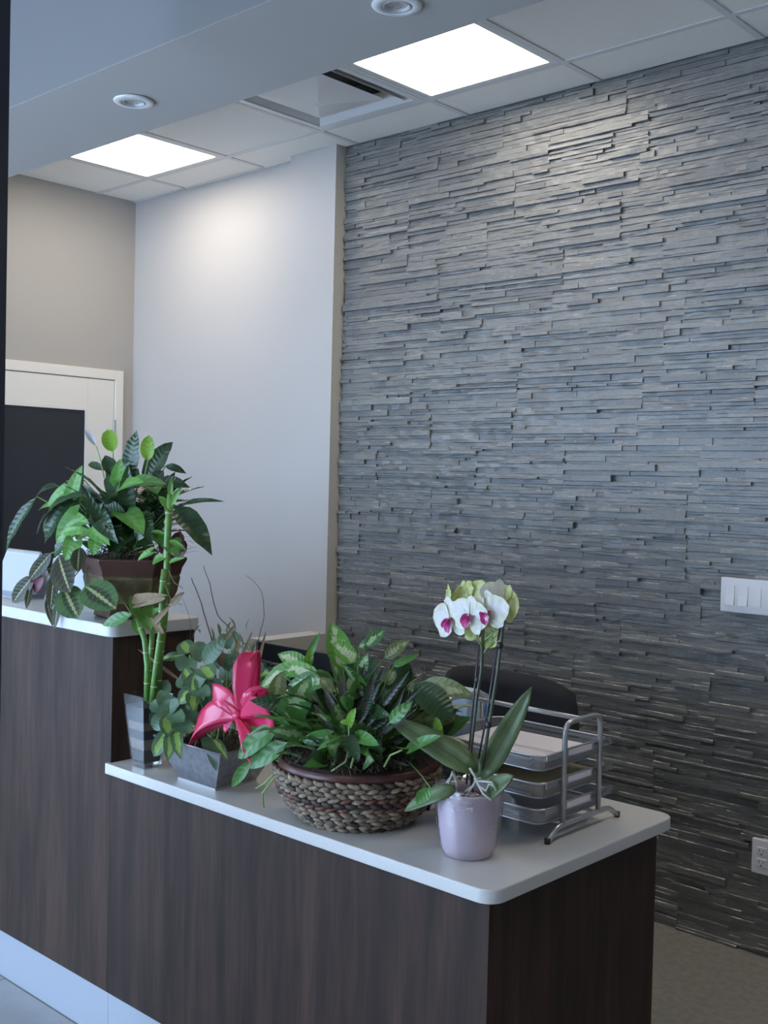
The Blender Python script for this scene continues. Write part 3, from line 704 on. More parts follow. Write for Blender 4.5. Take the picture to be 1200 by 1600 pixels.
def umbrella(hub, y, leaflets, var=.5, kinds=('schef', 'schef_var')):
    h = at(*hub, y); rod(t, M['paleStem'], arc(PT+V3((R.uniform(-.05, .05), R.uniform(-.04, .04), 0)), h, .02), .0022)
    for (tu, w_, k, dy) in leaflets:
        tip = at(*tu, y+dy); d_ = (tip-h); b = h+d_*.12
        leaf(t, L[kinds[k]], b, tip, w_*scale_at(h)*1.3, TOCAM+V3((R.uniform(-.2, .2), R.uniform(-.2, .2), .35)), bend=.14, fold=.22, shape='oval' if w_ > 19 else 'lance')
umbrella((313, 1040), 1.76, [((284, 1100), 18, 1, -.03), ((300, 1092), 19, 1, -.04), ((318, 1096), 17, 1, -.04), ((333, 1062), 24, 1, -.03), ((352, 1000), 22, 0, .02), ((310, 1002), 22, 0, .03), ((278, 1072), 16, 0, -.01)])
umbrella((274, 1128), 1.73, [((256, 1095), 24, 0, -.01), ((272, 1088), 16, 0, .01), ((298, 1088), 20, 0, .01), ((296, 1146), 24, 0, -.03), ((250, 1132), 20, 0, -.01), ((240, 1182), 20, 1, -.04), ((262, 1190), 18, 1, -.05), ((282, 1186), 16, 1, -.05)])
umbrella((296, 1024), 1.80, [((285, 1002), 22, 1, 0), ((252, 1030), 12, 1, -.02), ((312, 1010), 16, 0, .02), ((280, 1048), 22, 0, -.03), ((300, 1056), 18, 0, -.03)])
umbrella((358, 1018), 1.84, [((366, 985), 20, 0, .02), ((378, 1010), 14, 0, 0), ((345, 990), 16, 0, .02), ((360, 1050), 22, 0, -.02), ((340, 1046), 20, 0, -.02), ((375, 1048), 18, 0, -.01)])
umbrella((252, 1090), 1.76, [((240, 1075), 18, 0, 0), ((238, 1108), 20, 1, -.02), ((262, 1062), 18, 0, .02), ((270, 1100), 18, 0, -.01), ((242, 1140), 20, 0, -.02)])
umbrella((330, 1080), 1.82, [((318, 1130), 22, 0, -.03), ((348, 1110), 20, 0, -.02), ((305, 1080), 18, 0, -.01), ((350, 1070), 18, 0, .01), ((330, 1130), 20, 0, -.03)])
for k in range(9):
    hx, hy, yy = R.uniform(262, 400), R.uniform(1045, 1120), R.uniform(1.79, 1.87); a0 = R.uniform(0, 6.28)
    umbrella((hx, hy), yy, [((hx+34*math.cos(a0+q*1.05)*R.uniform(.8, 1.1), hy+8+30*math.sin(a0+q*1.05)*R.uniform(.8, 1.1)), R.choice((16, 18, 20)), R.choice((0, 0, 1)), R.uniform(-.03, .01)) for q in range(6)])
umbrella((262, 1112), 1.72, [((236, 1098), 20, 0, -.01), ((250, 1078), 18, 0, .01), ((284, 1096), 18, 0, .0), ((288, 1128), 20, 0, -.02), ((262, 1150), 20, 1, -.03), ((240, 1140), 20, 0, -.02)])
umbrella((300, 1075), 1.735, [((276, 1062), 18, 0, 0), ((288, 1042), 16, 1, .01), ((322, 1060), 18, 0, 0), ((328, 1088), 20, 0, -.02), ((302, 1112), 18, 1, -.03), ((280, 1100), 18, 1, -.02)])
umbrella((330, 1150), 1.74, [((345, 1185), 13, 0, -.03), ((338, 1205), 15, 0, -.035), ((318, 1170), 16, 0, -.03), ((356, 1188), 12, 1, -.03)])
leaf(t, M['raffia'], at(342, 1008, 1.8), at(346, 1042, 1.79), .022, TOCAM, shape='oval', name='dry_leaf')
for k in range(26):          # small wiry fern bits and grass
    b = at(R.uniform(300, 395), R.uniform(985, 1040), R.uniform(1.78, 1.88)); d_ = V3((R.uniform(-1, 1), R.uniform(-.4, .4), R.uniform(.1, 1.2))).normalized()
    leaf(t, L['schef'], b, b+d_*R.uniform(.03, .06), R.uniform(.004, .009), (0, 0, 1), bend=.25)
for bu, tu, w_ in (((368, 1025), (375, 990), 8), ((400, 1050), (416, 985), 6), ((352, 1000), (368, 975), 8), ((375, 1035), (395, 985), 6), ((280, 1062), (215, 1014), 6), ((262, 1078), (236, 1040), 4)):
    leaf(t, M['raffia'], at(*bu, 1.80), at(*tu, 1.82 if bu[0] > 300 else 1.74), w_*.0016, TOCAM, shape='strap', name='dry_blade', bend=.05)
for pts, r in (([(338, 1090), (334, 1020), (318, 955), (299, 903)], .0026), ([(380, 1100), (368, 1000), (340, 960), (328, 915), (318, 884)], .0020), ([(396, 1100), (403, 1005), (412, 962), (407, 922), (385, 899)], .0013), ([(296, 1060), (297, 975), (285, 935)], .0009)):
    q_ = [at(u, v, 1.82) for u, v in pts]; sm = []
    for i in range(len(q_)-1):
        p0, p1, p2, p3 = q_[max(i-1, 0)], q_[i], q_[i+1], q_[min(i+2, len(q_)-1)]
        for k in range(5):
            f = k/5; sm.append(.5*((2*p1)+(p2-p0)*f+(2*p0-5*p1+4*p2-p3)*f*f+(3*p1-p0-3*p2+p3)*f**3)+SIDE*R.uniform(-.0012, .0012))
    sm.append(q_[-1]); rod(t, M['twig'], sm, [r*(1-.6*i/len(sm)) for i in range(len(sm))], 'twig', 5)
# bow
kn = at(372, 1118, 1.705); sc = scale_at(kn)
g = MB(); g.lathe(kn-V3((0, 0, .014)), [(.003, 0), (.012, .006), (.014, .014), (.012, .022), (.003, .028)], 14, capt=True); bow = g.build('ribbon_bow', M['pink'], t, smooth=True)
tag(bow, 'bright pink satin ribbon bow')
def ribbon(pts, wpx, dirs, name='ribbon_loop', yk=None):
    """band following points; dirs = direction across the band at each point"""
    mb = MB(); n = len(pts); K = 6
    P_ = [at(u, v, y) for u, v, y in pts]; D_ = [V3(d).normalized() for d in dirs]; W = wpx if isinstance(wpx, (list, tuple)) else [wpx]*n
    def cr(a, i, f):
        p0, p1, p2, p3 = a[max(i-1, 0)], a[i], a[i+1], a[min(i+2, n-1)]
        return .5*((2*p1)+(p2-p0)*f+(2*p0-5*p1+4*p2-p3)*f*f+(3*p1-p0-3*p2+p3)*f**3)
    rows = 0
    for i in range(n-1):
        for k in range(K+(i == n-2)):
            f = k/K; p = cr(P_, i, f); d = (D_[i]*(1-f)+D_[i+1]*f).normalized(); wv = (W[i]*(1-f)+W[i+1]*f)*sc
            tg = (P_[i+1]-P_[i]).normalized(); nn = tg.cross(d)
            for j in range(5):
                v = j/4-.5; mb.v.append(p+d*wv*v+nn*wv*.05*math.cos(v*math.pi)); mb.uv[len(mb.v)-1] = (f, j/4)
            rows += 1
    mb.f = [(r*5+j, r*5+j+1, r*5+j+6, r*5+j+5) for r in range(rows-1) for j in range(4)]
    return mb.build(name, M['pink'], bow, smooth=True, thick=.0006)
X_, UPV = SIDE, V3((0, 0, 1)); TC = TOCAM
ribbon([(374, 1110, 1.70), (378, 1075, 1.705), (382, 1040, 1.715), (391, 1018, 1.735), (396, 1030, 1.76), (392, 1075, 1.76), (380, 1110, 1.72)], [8, 30, 35, 26, 24, 24, 8], [X_, X_, X_, X_*.8+DEEP*.6, X_, X_, X_], 'ribbon_loop')
ribbon([(392, 1030, 1.73), (405, 1016, 1.73)], [16, 5], [X_*.5+UPV*.8, X_])
ribbon([(370, 1118, 1.70), (345, 1112, 1.685), (318, 1120, 1.68), (303, 1140, 1.685), (318, 1128, 1.71), (345, 1122, 1.72), (368, 1122, 1.71)], [14, 38, 52, 54, 46, 30, 12], [UPV, UPV*.9+X_*.3, UPV*.9+X_*.35, UPV*.9+X_*.3, UPV, UPV, UPV])
ribbon([(368, 1114, 1.70), (350, 1092, 1.69), (332, 1084, 1.695), (338, 1098, 1.72), (355, 1112, 1.72), (368, 1116, 1.71)], [14, 34, 32, 30, 24, 12], [UPV*.6+X_*.6, UPV*.6+X_*.4, UPV*.8, UPV, UPV, UPV])
ribbon([(376, 1116, 1.70), (395, 1106, 1.685), (418, 1112, 1.68), (412, 1130, 1.69), (396, 1126, 1.71), (378, 1120, 1.71)], [14, 36, 42, 42, 30, 12], [UPV, UPV*.9-X_*.3, UPV*.8-X_*.5, UPV*.9-X_*.2, UPV, UPV])
ribbon([(376, 1112, 1.71), (392, 1096, 1.71), (405, 1080, 1.72), (408, 1098, 1.735), (395, 1110, 1.735), (378, 1118, 1.72)], [14, 34, 30, 32, 26, 12], [UPV*.7-X_*.5, UPV*.5-X_*.6, X_, X_*.8+UPV*.4, UPV, UPV])
ribbon([(374, 1124, 1.70), (390, 1140, 1.69), (402, 1150, 1.69), (398, 1135, 1.71), (380, 1122, 1.71)], [10, 24, 28, 26, 10], [X_*.6-UPV*.6, X_*.7-UPV*.6, X_, X_, X_])
ribbon([(372, 1122, 1.70), (386, 1150, 1.685), (388, 1172, 1.68), (400, 1196, 1.685)], [10, 26, 20, 12], [X_, X_, X_*.7+DEEP*.5, X_])
ribbon([(366, 1120, 1.705), (352, 1138, 1.695), (346, 1122, 1.70)], [8, 14, 10], [UPV, UPV, UPV])

# ------------------------------------------------------------------ woven basket with mixed foliage
BC = V3((-1.765, 1.846, ZL)); t = thing('foliage_basket', BC, 'round woven rope basket overflowing with mixed green foliage', 'potted plant')
BP = [(.118, .0), (.150, .030), (.172, .062), (.183, .095), (.186, .124)]     # outside profile
def brad(z):
    for (r0, z0), (r1, z1) in zip(BP[:-1], BP[1:]):
        if z <= z1: return r0+(r1-r0)*(z-z0)/(z1-z0)
    return BP[-1][0]
MB().lathe(BC, [(.112, .002)]+[(r-.008, z+.001) for r, z in BP]+[(.172, .146), (.165, .140), (.15, .08)], 40).build('liner', mat('basket_liner', (.035, .025, .02), .8), t, smooth=True)
def weave(tone):
    return mat('seagrass_%d' % int(tone*100), tuple(q*tone for q in (.24, .185, .13)), .65, var=.45, scale=90, bump=.6, bscale=500, bdist=.0015)
WV = [weave(.75), weave(1.0), weave(1.25), mat('seagrass_dark', (.055, .038, .03), .6, var=.4, scale=90), mat('seagrass_red', (.15, .06, .04), .55, var=.4, scale=90)]
strand = None
rows = 11
for rw in range(rows):
    zc = .006+rw*.0113; r = brad(zc)+.001; n = int(2*math.pi*r/.0255)
    for k in range(n):
        a = 2*math.pi*(k+.5*(rw % 2))/n
        if math.cos(a-va) < -.05: continue           # the side hidden against the worktop's far side is left to the liner
        if rw in (6,): m_ = WV[3] if R.random() < .7 else WV[4]
        elif rw in (7, 5): m_ = WV[4] if R.random() < .5 else WV[1]
        else: m_ = WV[R.choice((0, 0, 1, 1, 1, 2))] if R.random() < .9 else WV[3]
        da = 2*math.pi/n*.62; tw = (.0036 if rw % 2 else -.0036)*R.uniform(.4, 1.5); pts = []; rr = []
        for q in range(5):
            f = q/4-.5; aa = a+da*2*f*.95; bulge = .006*math.cos(f*math.pi)
            pts.append(BC+V3(((r+bulge)*math.cos(aa), (r+bulge)*math.sin(aa), zc+tw*2*f))); rr.append(.0062*(.4+.6*math.cos(f*2.7))*R.uniform(.85, 1.15))
        if m_ is WV[3] and rw == 6: rr = [q*1.15 for q in rr]
        MB().tube(pts, rr, 6).build('woven_strand', m_, t, smooth=True)
MB().lathe(BC, [(.180, .118), (.187, .120), (.187, .130), (.185, .140), (.181, .142), (.174, .140), (.172, .134)], 56, capb=False).build('rim', mat('red_brown_rim', (.085, .028, .022), .35, var=.2, scale=40), t, smooth=True)
mound(t, BC+V3((0, 0, .132)), .176, .03, M['soil'])
mossy(t, BC+V3((0, 0, .146)), .182, 700)
BT = BC+V3((0, 0, .145))
def bstem(): return BT+V3((R.uniform(-.09, .09), R.uniform(-.09, .09), 0))
BLF = lambda *a, **k: pleaf(t, *a, **k)
# filler canopy
for k in range(165):
    a = R.uniform(0, 2*math.pi); q = math.sqrt(R.random())*.17; b = BT+V3((q*math.cos(a), q*math.sin(a), R.uniform(.02, .17)*(1.1-q/.3)))
    el = R.uniform(.1, 1.1)*(1.2-q/.25); d_ = V3((math.cos(a)*math.cos(el), math.sin(a)*math.cos(el), math.sin(el)))
    kind = R.choice(('dieff_dark', 'pothos', 'lily', 'strap', 'lily', 'dieff_dark', 'pothos') if SIDE.dot(b-BC) < .03 else ('strap', 'lily', 'pothos', 'lily', 'strap', 'olive'))
    ln = R.uniform(.07, .13); tip = b+d_*ln; tip.z = min(tip.z, ZL+.40)
    leaf(t, L[kind], b, tip, R.uniform(.012, .02) if kind == 'strap' else R.uniform(.03, .05), V3((0, 0, 1)) if R.random() < .6 else TOCAM, bend=R.uniform(.08, .25), fold=.3, shape='strap' if kind == 'strap' else 'lance', wave=.02)
    if k % 2 == 0: rod(t, M['stem'], arc(bstem(), b, .012), .0016)
for kind, bu, tu, w_, y0, y1, sh in (
  ('dieff', (536, 1045), (518, 972), 38, 1.86, 1.84, 'lance'), ('dieff', (556, 1035), (522, 1004), 28, 1.83, 1.80, 'oval'), ('pothos', (478, 1038), (500, 988), 12, 1.84, 1.86, 'lance'),
  ('dieff', (485, 1042), (434, 1022), 26, 1.83, 1.80, 'lance'), ('dieff', (500, 1052), (425, 1044), 26, 1.80, 1.77, 'lance'), ('dieff', (470, 1040), (406, 1075), 28, 1.79, 1.75, 'lance'),
  ('dieff_dark', (442, 1130), (486, 1054), 46, 1.72, 1.70, 'lance'), ('bright', (478, 1050), (488, 1010), 14, 1.82, 1.83, 'lance'), ('dieff', (448, 1085), (418, 1115), 26, 1.74, 1.72, 'lance'),
  ('olive', (440, 1050), (425, 1110), 26, 1.76, 1.74, 'lance'), ('dieff_dark', (520, 1060), (450, 1070), 30, 1.80, 1.76, 'lance'), ('dieff', (445, 1100), (418, 1140), 26, 1.72, 1.71, 'lance'),
  ('pothos', (452, 1080), (472, 1140), 32, 1.72, 1.70, 'lance'), ('pothos', (516, 1150), (473, 1158), 28, 1.69, 1.67, 'heart'), ('pothos', (524, 1162), (490, 1194), 30, 1.68, 1.665, 'heart'),
  ('bright', (545, 1132), (556, 1106), 17, 1.685, 1.68, 'heart'), ('bright', (546, 1130), (531, 1128), 9, 1.69, 1.68, 'lance'), ('pothos', (556, 1150), (592, 1165), 26, 1.70, 1.68, 'heart'), ('pothos', (450, 1160), (385, 1200), 30, 1.70, 1.68, 'lance'),
  ('pothos', (430, 1155), (376, 1140), 20, 1.71, 1.69, 'lance'), ('pothos', (420, 1145), (372, 1185), 38, 1.69, 1.67, 'heart'), ('pothos', (392, 1190), (362, 1230), 18, 1.68, 1.67, 'lance'),
  ('pothos', (608, 1130), (645, 1096), 20, 1.72, 1.74, 'lance'), ('pothos', (615, 1040), (655, 1022), 12, 1.84, 1.88, 'strap'), ('olive', (660, 1065), (742, 1088), 28, 1.84, 1.88, 'lance'),
  ('lily', (648, 1070), (706, 1125), 44, 1.82, 1.84, 'oval'), ('olive', (640, 1078), (690, 1072), 20, 1.82, 1.86, 'lance'), ('bright', (685, 1148), (682, 1120), 18, 1.80, 1.80, 'heart'),
  ('dieff_dark', (570, 1010), (602, 984), 22, 1.86, 1.9, 'lance'), ('dieff_dark', (560, 1012), (590, 1002), 16, 1.86, 1.88, 'lance'), ('olive', (600, 1030), (640, 1000), 22, 1.9, 1.94, 'lance'),
  ('olive', (602, 1070), (618, 1048), 18, 1.84, 1.86, 'oval'), ('lily', (610, 1040), (645, 1060), 34, 1.9, 1.94, 'lance'), ('lily', (590, 1110), (560, 1040), 26, 1.78, 1.80, 'lance'), ('lily', (545, 1150), (560, 1190), 26, 1.68, 1.665, 'heart'),
  ('pothos', (640, 1170), (690, 1150), 22, 1.76, 1.76, 'heart'), ('pothos', (672, 1230), (650, 1256), 20, 1.70, 1.69, 'lance'), ('dieff_dark', (555, 1060), (575, 1020), 22, 1.82, 1.82, 'lance'), ('olive', (520, 1085), (500, 1058), 18, 1.76, 1.76, 'lance')):
    BLF(kind, bu, tu, w_, y0, y1, shape=sh, fold=.25, bend=.12, stem=bstem(), stem_m='stem')
for bu, tu, w_, y0, y1 in (((560, 1130), (602, 1040), 14, 1.76, 1.80), ((545, 1130), (528, 1050), 16, 1.76, 1.78), ((572, 1135), (640, 1048), 12, 1.76, 1.80), ((552, 1140), (570, 1035), 14, 1.77, 1.80), ((580, 1140), (660, 1072), 12, 1.76, 1.80), ((535, 1135), (505, 1075), 14, 1.74, 1.74), ((565, 1120), (585, 1050), 16, 1.74, 1.76), ((590, 1150), (648, 1110), 12, 1.74, 1.74), ((600, 1150), (632, 1075), 10, 1.75, 1.78), ((520, 1150), (490, 1100), 14, 1.71, 1.70)):
    BLF('strap', bu, tu, w_, y0, y1, shape='strap', fold=.4, bend=.05)
for pts in ([(518, 1205), (540, 1190), (546, 1165), (545, 1130)], [(522, 1195), (526, 1165), (516, 1148)], [(548, 1200), (556, 1170), (552, 1150)], [(600, 1198), (610, 1180), (628, 1172)], [(440, 1195), (428, 1165), (420, 1150)], [(432, 1205), (412, 1225), (400, 1232)], [(436, 1190), (405, 1170), (396, 1150)], [(440, 1200), (410, 1240), (412, 1262)]):
    rod(t, M['paleStem'], [at(u, v, 1.69+.02*(u > 580)) for u, v in pts], .0022, 'vine', 6)
for pts in ([(640, 1120), (655, 1065), (665, 1040)], [(650, 1110), (690, 1060)], [(636, 1100), (668, 1048)]):
    rod(t, M['twig'], [at(u, v, 1.86) for u, v in pts], .0013, 'thin_twig', 5)

# ------------------------------------------------------------------ orchid
OC = V3((-1.424, 1.828, ZL)); t = thing('orchid', OC, 'white orchid in a pale pink pot wrapped in cellophane', 'potted plant')
MB().lathe(OC, [(.045, 0), (.051, .003), (.056, .02), (.062, .06), (.066, .105), (.067, .132), (.0665, .137), (.0630, .137), (.0615, .125), (.058, .09)], 48).build('pot', M['orchid_pot'], t, smooth=True)
mound(t, OC+V3((0, 0, .112)), .061, .012, mat('orchid_bark', (.06, .045, .035), .9, var=.5, scale=200), 'bark', 18, .005)
g = MB(); n = 44; prof_ = [(.052, .001), (.060, .02), (.066, .06), (.070, .105), (.072, .130), (.073, .142), (.070, .146), (.064, .140)]
g.lathe(OC, prof_, n, capb=False)
for i in range(len(g.v)):
    k = i//n; d_ = g.v[i]-OC; rr = 1.015+.06*math.sin(9*math.atan2(d_.y, d_.x)+k)*R.uniform(.2, 1); g.v[i] = OC+V3((d_.x*rr, d_.y*rr, d_.z+(R.uniform(-.006, .006) if k > 4 else 0)))
g.build('wrapper', M['cello'], t, smooth=True)
for bu, tu, w_ in (((790, 1243), (806, 1300), 22), ((786, 1238), (800, 1270), 16)):
    leaf(t, M['cello'], at(*bu, 1.87), at(*tu, 1.89), w_*.0015, TOCAM, shape='strap', name='wrapper_tail', wave=.12, fold=.5, bend=.1)
leaf(t, M['cello'], at(722, 1246, 1.765), at(726, 1276, 1.762), .04, TOCAM, shape='oval', name='wrapper_flap', wave=.15)
OB = OC+V3((0, 0, .128))
for bu, tu, w_, y0, y1, bd in (((742, 1205), (606, 1123), 44, 1.80, 1.76, .07), ((752, 1215), (831, 1073), 37, 1.83, 1.90, -.12), ((748, 1205), (690, 1150), 34, 1.83, 1.85, .1), ((765, 1240), (803, 1212), 32, 1.80, 1.79, .08), ((712, 1232), (632, 1268), 26, 1.765, 1.74, .16)):
    pleaf(t, 'orchid', bu, tu, w_, y0, y1, shape='strap', fold=.28, bend=bd, nrm=TOCAM+V3((0, 0, .6)), thick=.0025)
for pts in ([(738, 1240), (735, 1180), (745, 1090), (752, 1050), (755, 985)], [(752, 1210), (766, 1120), (778, 1045), (786, 975), (790, 950)]):
    rod(t, M['orchid_stem'], [at(u, v, 1.835) for u, v in pts], .0036, 'flower_stem', 8)
for pts in ([(731, 1225), (742, 1090), (756, 955)], [(746, 1205), (763, 1115), (787, 955)]):
    rod(t, M['stake'], [at(u-2, v, 1.843) for u, v in pts], .0022, 'stake', 6)
for u, v in ((746, 1062), (763, 1132), (781, 1008)):
    p = at(u, v, 1.835); MB().tube([p-V3((0, 0, .007)), p-V3((0, 0, .003)), p+V3((0, 0, .003)), p+V3((0, 0, .007))], [.005, .007, .007, .005], 8).build('clip', M['black_plastic'], t, smooth=True)
for pts in ([(755, 985), (745, 970), (741, 960)], [(752, 1010), (741, 985), (739, 975)], [(757, 1000), (775, 985), (762, 960)], [(740, 975), (725, 975), (715, 965)], [(756, 1020), (768, 1000), (770, 985)], [(788, 965), (776, 945), (765, 940)], [(741, 975), (720, 945), (706, 940)]):
    rod(t, M['paleStem'], [at(u, v, 1.83) for u, v in pts], .0016, 'flower_stalk', 5)
def flower(cu, y, face, spx, roll, kind='petal', lip=True):
    c = at(*cu, y); F_ = V3(face).normalized(); s = spx*scale_at(c)
    U = (V3((0, 0, 1))-F_*F_.z).normalized(); Sx = U.cross(F_); q = Matrix.Rotation(roll, 3, F_); U = q @ U; Sx = q @ Sx
    MB().tube([c-F_*.006, c, c+F_*.006], [.002, .004, .002], 6).build('flower', M['paleStem'], t, smooth=True)
    core = t.children[-1] if False else [o for o in t.children if o.name.startswith('flower') and not o.name.startswith('flower_')][-1]
    for ang, ln, wd, sh, off in ((90, .52, .36, 'oval', -.001), (222, .54, .38, 'oval', -.001), (318, .54, .38, 'oval', -.001), (10, .60, .72, 'petal', .001), (170, .60, .72, 'petal', .001)):
        a = math.radians(ang); d_ = Sx*math.cos(a)+U*math.sin(a)
        leaf(core, L[kind], c+d_*.003+F_*off, c+d_*s*ln+F_*R.uniform(-.004, .006), s*wd, F_, bend=-.06, fold=.08, shape=sh, name='petal', wave=.02)
    if lip:
        for d_, ln, wd in ((-U*.5+F_*.85, .34, .20), (-U*.95+F_*.4, .34, .24), (Sx*.45-U*.25+F_*.7, .22, .15), (-Sx*.45-U*.25+F_*.7, .22, .15)):
            leaf(core, M['magenta'], c+F_*.002, c+F_*.002+V3(d_).normalized()*s*ln, s*wd, U+F_*.3, bend=.2, fold=.4, shape='oval', name='lip')
        MB().tube([c, c+F_*.006+U*.002, c+F_*.010], [.0028, .0030, .0015], 6).build('column', L['petal'], core, smooth=True)
LF = -SIDE
flower((705, 967), 1.80, TOCAM*.8+LF*.9-V3((0, 0, .25)), 68, .2)
flower((735, 962), 1.79, TOCAM*.8+LF*.8-V3((0, 0, .2)), 64, -.15)
flower((761, 956), 1.80, TOCAM*.9+LF*.45-V3((0, 0, .15)), 66, .12)
flower((700, 940), 1.83, LF+TOCAM*.1, 56, .2, 'petal_green')
flower((722, 934), 1.84, TOCAM*.4+LF*.9+V3((0, 0, .2)), 58, .4, 'petal_green', False)
flower((735, 932), 1.83, TOCAM*.5+LF*.6+V3((0,0,.3)), 58, .6, 'petal_green', False)
flower((777, 932), 1.83, TOCAM*.8+SIDE*.3, 54, -.2, 'petal', False)
flower((790, 944), 1.84, -TOCAM*.4+SIDE*.9, 62, .2, 'petal_green', False)
flower((752, 985), 1.85, -TOCAM*.6+SIDE*.3-V3((0, 0, .2)), 56, .3, 'petal_green', False)
flower((768, 998), 1.85, -TOCAM*.3+SIDE*.7-V3((0, 0, .5)), 40, .3, 'petal_green', False)
for pts, r in (([(712, 1250), (700, 1228), (708, 1206), (714, 1222), (713, 1246)], .0035), ([(708, 1210), (690, 1235), (676, 1245)], .003), ([(734, 1200), (745, 1218), (728, 1245)], .0028), ([(742, 1215), (755, 1240), (768, 1250)], .0028), ([(745, 1220), (768, 1222), (776, 1235)], .0025), ([(735, 1230), (720, 1244), (710, 1252)], .0022), ([(748, 1228), (760, 1236), (764, 1225), (772, 1228)], .0022)):
    rod(t, M['root'], [at(u, v, 1.785) for u, v in pts], r, 'aerial_root', 7)

# ------------------------------------------------------------------ three-tier letter tray
XA, XB = -1.343, -1.685; Y0, Y1 = 1.985, 2.262
t = thing('letter_tray', ((XA+XB)/2, 2.12, ZL), 'three-tier silver wire mesh letter tray on the lower worktop', 'letter tray')
def bendpts(p, r=.02, n=5):
    out = [V3(p[0])]
    for a, b, c in zip(p[:-2], p[1:-1], p[2:]):
        a, b, c = V3(a), V3(b), V3(c); d0 = (a-b).normalized()*r; d1 = (c-b).normalized()*r
        for k in range(n+1):
            f = k/n; out.append((b+d0)*(1-f)**2+b*2*f*(1-f)+(b+d1)*f*f)
    return out+[V3(p[-1])]
for X in (XA, XB):
    MB().tube(bendpts([(X, 2.06, ZL+.03), (X, 2.06, 1.022), (X, 2.205, 1.022), (X, 2.205, ZL+.03)], .03), .0062, 10).build('side_frame', M['steel'], t, smooth=True)
    MB().tube(bendpts([(X, 2.005, ZL+.006), (X, 2.04, ZL+.030), (X, 2.25, ZL+.030), (X, 2.288, ZL+.006)], .015), .0062, 10).build('foot_bar', M['steel'], t, smooth=True)
    for y in (2.003, 2.290): MB().tube([(X, y, ZL), (X, y, ZL+.012)], .0068, 10).build('foot_cap', M['black_plastic'], t, smooth=True)
MB().tube([(XA, 2.132, 1.020), (XB, 2.132, 1.020)], .0055, 10).build('top_bar', M['steel'], t, smooth=True)
for y in (2.065, 2.2): MB().tube([(XA, y, ZL+.030), (XB, y, ZL+.030)], .004, 8).build('cross_bar', M['steel'], t, smooth=True)
for zi, zr in enumerate((.955, .895, .838)):
    xa, xb = XA-.010, XB+.010; r = .03
    def loop(ins, z):
        p = []
        for cx_, cy_, a0 in ((xa-r, Y0+r, -90), (xa-r, Y1-r, 0), (xb+r, Y1-r, 90), (xb+r, Y0+r, 180)):
            for k in range(5):
                a = math.radians(a0+22.5*k); p.append(V3((cx_+(r-ins)*math.cos(a), cy_+(r-ins)*math.sin(a), z)))
        return p
    tray = MB(); a, b = loop(0, zr), loop(.006, zr-.032); n = len(a)
    tray.add(a+b, [(k, (k+1) % n, n+(k+1) % n, n+k) for k in range(n)]+[tuple(range(2*n-1, n-1, -1))])
    to = tray.build('tray', M['mesh'], t)
    MB().tube(loop(0, zr), .0028, 6, closed=True).build('rim_wire', M['steel'], to, smooth=True)
    MB().tube(loop(.006, zr-.032), .002, 6, closed=True).build('base_wire', M['steel'], to, smooth=True)
    box('label_holder', (XA-.012, 2.075, zr-.016), (XA-.0065, 2.19, zr+.006), M['steel'], to, .002)
    box('label_card', (XA-.0064, 2.085, zr-.011), (XA-.0058, 2.18, zr+.002), M['paper'], to)
    box('side_rail', (XA-.011, 2.195, zr-.014), (XA-.007, Y1+.012, zr+.005), M['clear_plastic'], to, .001)
    box('side_rail', (XA-.011, Y0+.02, zr-.012), (XA-.007, 2.05, zr+.002), M['steel'], to, .001)
def sheet(name, z, h, cu, mtl, lab, cat, n, rot=0, sz=(.28, .216)):
    cx_, cy_ = cu; m = MB(); c, s_ = math.cos(rot), math.sin(rot)
    q = [(cx_+x*c-y*s_, cy_+x*s_+y*c) for x, y in ((-sz[0]/2, -sz[1]/2), (sz[0]/2, -sz[1]/2), (sz[0]/2, sz[1]/2), (-sz[0]/2, sz[1]/2))]
    o = m.prism(q, z, z+h).build(name, mtl); return tag(o, lab, cat)
sheet('paper_stack', .9238, .016, (-1.505, 2.118), M['paper'], 'stack of white paper sheets in the top letter tray', 'paper', 0, .03)
sheet('folder', .8638, .022, (-1.505, 2.13), M['manila'], 'manila folder lying in the middle letter tray', 'folder', 0, -.02, (.27, .216))
sheet('paper_stack', .8068, .006, (-1.51, 2.12), M['paper'], 'thin papers in the bottom letter tray', 'paper', 0, .02)

# ------------------------------------------------------------------ behind the counter
t = thing('tissue_carton', (-1.80, 2.27, ZL), 'blue and white printed carton behind the letter tray', 'carton')
n = NT('blue_print'); f = n.noise(22, 3, n.coord((1, 1, .7)))
g = n.node('ShaderNodeNewGeometry'); sp = n.node('ShaderNodeSeparateXYZ'); n.link(g.outputs['Position'], sp.inputs[0])
c = n.mix(n.ramp(n.math('ADD', f, n.math('MULTIPLY', n.math('SUBTRACT', sp.outputs[2], .93), 3.0)), .38, .52), (.06, .24, .58), (.50, .64, .78)); n.set(c, .35)
MB().box((-1.85, 2.225, ZL), (-1.745, 2.315, ZL+.225)).build('box', n.m, t, bevel=.004)
MB().add([], [])
m = MB(); m.add([(-1.85, 2.225, ZL+.225), (-1.745, 2.225, ZL+.225), (-1.745, 2.27, ZL+.245), (-1.85, 2.27, ZL+.245), (-1.745, 2.315, ZL+.225), (-1.85, 2.315, ZL+.225)], [(0, 1, 2, 3), (3, 2, 4, 5), (0, 3, 5), (1, 4, 2)]); m.build('folded_top', mat('carton_white', (.55, .6, .64), .4), t)

